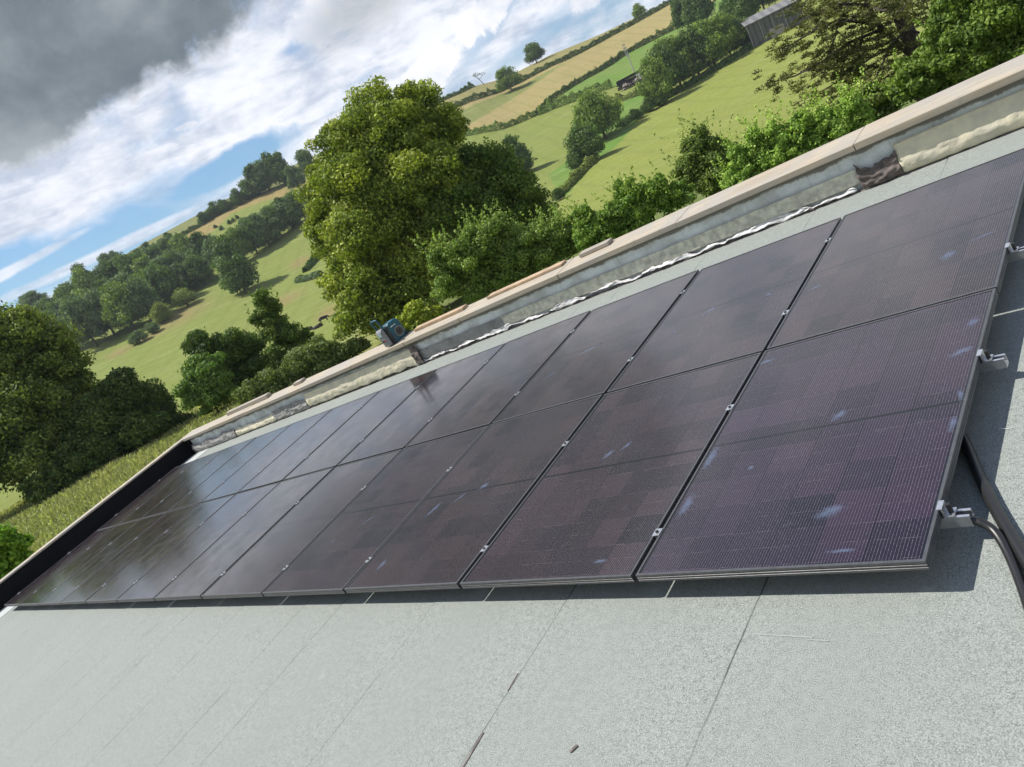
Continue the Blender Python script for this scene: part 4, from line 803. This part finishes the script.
# cables
m_cable = pmat('black_conduit', (.018, .018, .019), .38, scale=30)
def bez(pts, n=10):
    P = [Vector(p) for p in pts]; out = []
    for k in range(len(P) - 1):
        p0 = P[max(k - 1, 0)]; p1 = P[k]; p2 = P[k + 1]; p3 = P[min(k + 2, len(P) - 1)]
        for t in range(n):
            u = t / n; out.append(.5 * ((2 * p1) + (p2 - p0) * u + (2 * p0 - 5 * p1 + 4 * p2 - p3) * u * u + (3 * p1 - p0 - 3 * p2 + p3) * u ** 3))
    return out + [P[-1]]
def cable(pts, r, label):
    mb = MB(); mb.tube(bez([Vector(p) - Vector(pts[0]) for p in pts]), r, 12); o = mb.build('cable', m_cable, None, roofM(*pts[0]), smooth=True); tag(o, label, 'cable')
cable([(-.30, 1.45, RZ + .019), (-.16, 1.02, RZ + .019), (-.045, .74, RZ + .019), (.035, .52, RZ + .019), (.11, .335, RZ + .019), (.20, .14, RZ + .019), (.33, -.12, RZ + .019), (.6, -.5, RZ + .019)], .0195, 'thick black conduit emerging from under the panels onto the roof')
cable([(.045, .262, RZ + .08), (.078, .255, RZ + .070), (.115, .235, RZ + .048), (.15, .17, RZ + .026), (.19, .06, RZ + .014), (.24, -.10, RZ + .014), (.33, -.4, RZ + .014)], .014, 'thinner black cable curving down from the open rail end')
mb = MB(); mb.tube(bez([(0, 0, .003), (.012, .006, .008), (.02, -.004, .012), (.026, .004, .006), (.05, .0, .003), (.075, .001, .003)]), .0013, 6)
o = mb.build('wire_offcut', pmat('white_wire', (.7, .7, .72), .5), None, roofM(*(0.045, .83, RZ)) @ Matrix.Scale(.6, 4)); tag(o, 'tiny curled white wire offcut on the shaded felt', 'wire')
# torn dark marks left on the felt
for (x_, y_, L_, w_, a_, lb) in [(-1.628, -.77, .17, .010, 0.06, 'narrow black bitumen mark at the bottom edge of the photo'), (-1.132, -.69, .035, .012, -.5, 'short black bitumen fleck right of the narrow mark'), (-1.648, -.44, .09, .006, .05, 'faint thin dark mark on the felt seam')]:
    mb = MB(); mb.box(-w_ / 2, w_ / 2, -L_ / 2, L_ / 2, 0, .003); o = mb.build('bitumen_mark', m_dark, None, roofM(x_, y_, RZ + .0006, a_), bevel=.001); tag(o, lb, 'bitumen')

mb = MB(); mb.box(-.11, .11, -.003, .003, 0, .0008); mb.box(.10, .17, -.012, -.008, 0, .0008); o = mb.build('chalk_scuff', pmat('chalk', (.30, .315, .30), .9, scale=60), None, roofM(-.50, -.16, RZ + .0006, -.05)); tag(o, 'faint white scuff line on the sunlit felt below the nearest panel', 'scuff mark')
# ------------------------------------------------------------------ the jobsite radio on the coping
def radio():
    root = empty('jobsite_radio', roofM(-7.36, 4.345, RZ + .3745, math.radians(84)) @ Matrix.Scale(.85, 4), 'teal and black jobsite radio with a carry handle standing on the coping', 'radio')
    teal = pmat('teal_plastic', (.006, .085, .13), .45, scale=20); blk = pmat('black_rubber', (.02, .02, .022), .6); sil = pmat('silver_plastic', (.24, .25, .27), .4, scale=30, col2=(.14, .14, .15)); dk = pmat('speaker_grille', (.05, .045, .05), .6, scale=90)
    red = pmat('red_plastic', (.35, .03, .05), .5); wh = pmat('white_print', (.75, .78, .8), .5); gl = pmat('display_glass', (.35, .45, .46), .15)
    MB().prism([(-.11, 0), (.185, 0), (.185, .26), (.15, .315), (-.02, .315), (-.05, .29), (-.11, .28)], 'y', -.085, .085).build('body', teal, root, bevel=.02)
    for sx_ in (-.115, .165):
        MB().box(sx_ - .012, sx_ + .035, -.098, .098, -.001, .05).build('bumper', blk, root, bevel=.01)
    MB().box(-.125, -.065, -.10, .10, .04, .30).build('side_frame', blk, root, bevel=.012)
    MB().prism([(-.19, .02), (-.126, .0), (-.126, .30), (-.165, .31), (-.20, .27)], 'y', -.07, .09).build('control_panel', sil, root, bevel=.012)
    MB().box(-.2035, -.198, -.045, .05, .20, .262).build('display', gl, root)
    for k in range(3): MB().tube([(-.192, -.03 + .035 * k, .12 - .0 * k), (-.206, -.03 + .035 * k, .12)], .013, 12).build('knob', red if k == 0 else blk, root, smooth=False)
    MB().tube([(.075, -.084, .12), (.075, -.094, .12)], .082, 32).build('speaker_ring', sil, root)
    sp = MB().tube([(.075, -.0945, .12), (.075, -.099, .12)], .066, 32).build('speaker', dk, root)
    MB().tube([(.075, -.0995, .12), (.075, -.104, .12)], .022, 20).build('speaker_cone', blk, sp)
    mb = MB()
    for k, w_ in enumerate([.014, .008, .011, .006, .010, .012]): mb.box(-.01 + k * .017, -.01 + k * .017 + w_, -.0875, -.0855, .232, .250)
    mb.build('lettering', wh, root)
    mb = MB(); mb.tube(bez([(-.12, -.085, .27), (-.15, -.085, .40), (-.155, -.078, .455), (-.155, .0, .462), (-.155, .078, .455), (-.15, .085, .40), (-.12, .085, .27)], 6), .015, 8)
    mb.build('handle', teal, root, smooth=True)
    MB().tube([(-.06, .06, .29), (-.07, .065, .56)], [.006, .003], 6).build('antenna', blk, root)
radio()
cow(341, 321, False, 2.6, 'dark standing cow with its back to the tall sunlit tree'); cow(325, 322, False, .4, 'black cow standing furthest up among the resting cattle')
cow(319, 328, True, 3.0, 'dark cow lying down just below the standing black one'); cow(310, 331, True, 2.8, 'dark lying cow nearest the slender hedge tree')
bpy.context.view_layer.update()

# ------------------------------------------------------------------ the air between the near and the far
hz = MB(); hz.box(-2700, 2700, -2700, 2700, -63, 95); ho = hz.build('haze', None); tag(ho, kind='stuff')
mh = bpy.data.materials.new('air'); mh.use_nodes = True; th = mh.node_tree; th.nodes.clear()
pv = th.nodes.new('ShaderNodeVolumePrincipled'); pv.inputs['Color'].default_value = (.80, .88, 1, 1); pv.inputs['Density'].default_value = .00010; pv.inputs['Anisotropy'].default_value = .2
oo = th.nodes.new('ShaderNodeOutputMaterial'); th.links.new(pv.outputs[0], oo.inputs['Volume']); ho.data.materials.clear(); ho.data.materials.append(mh)
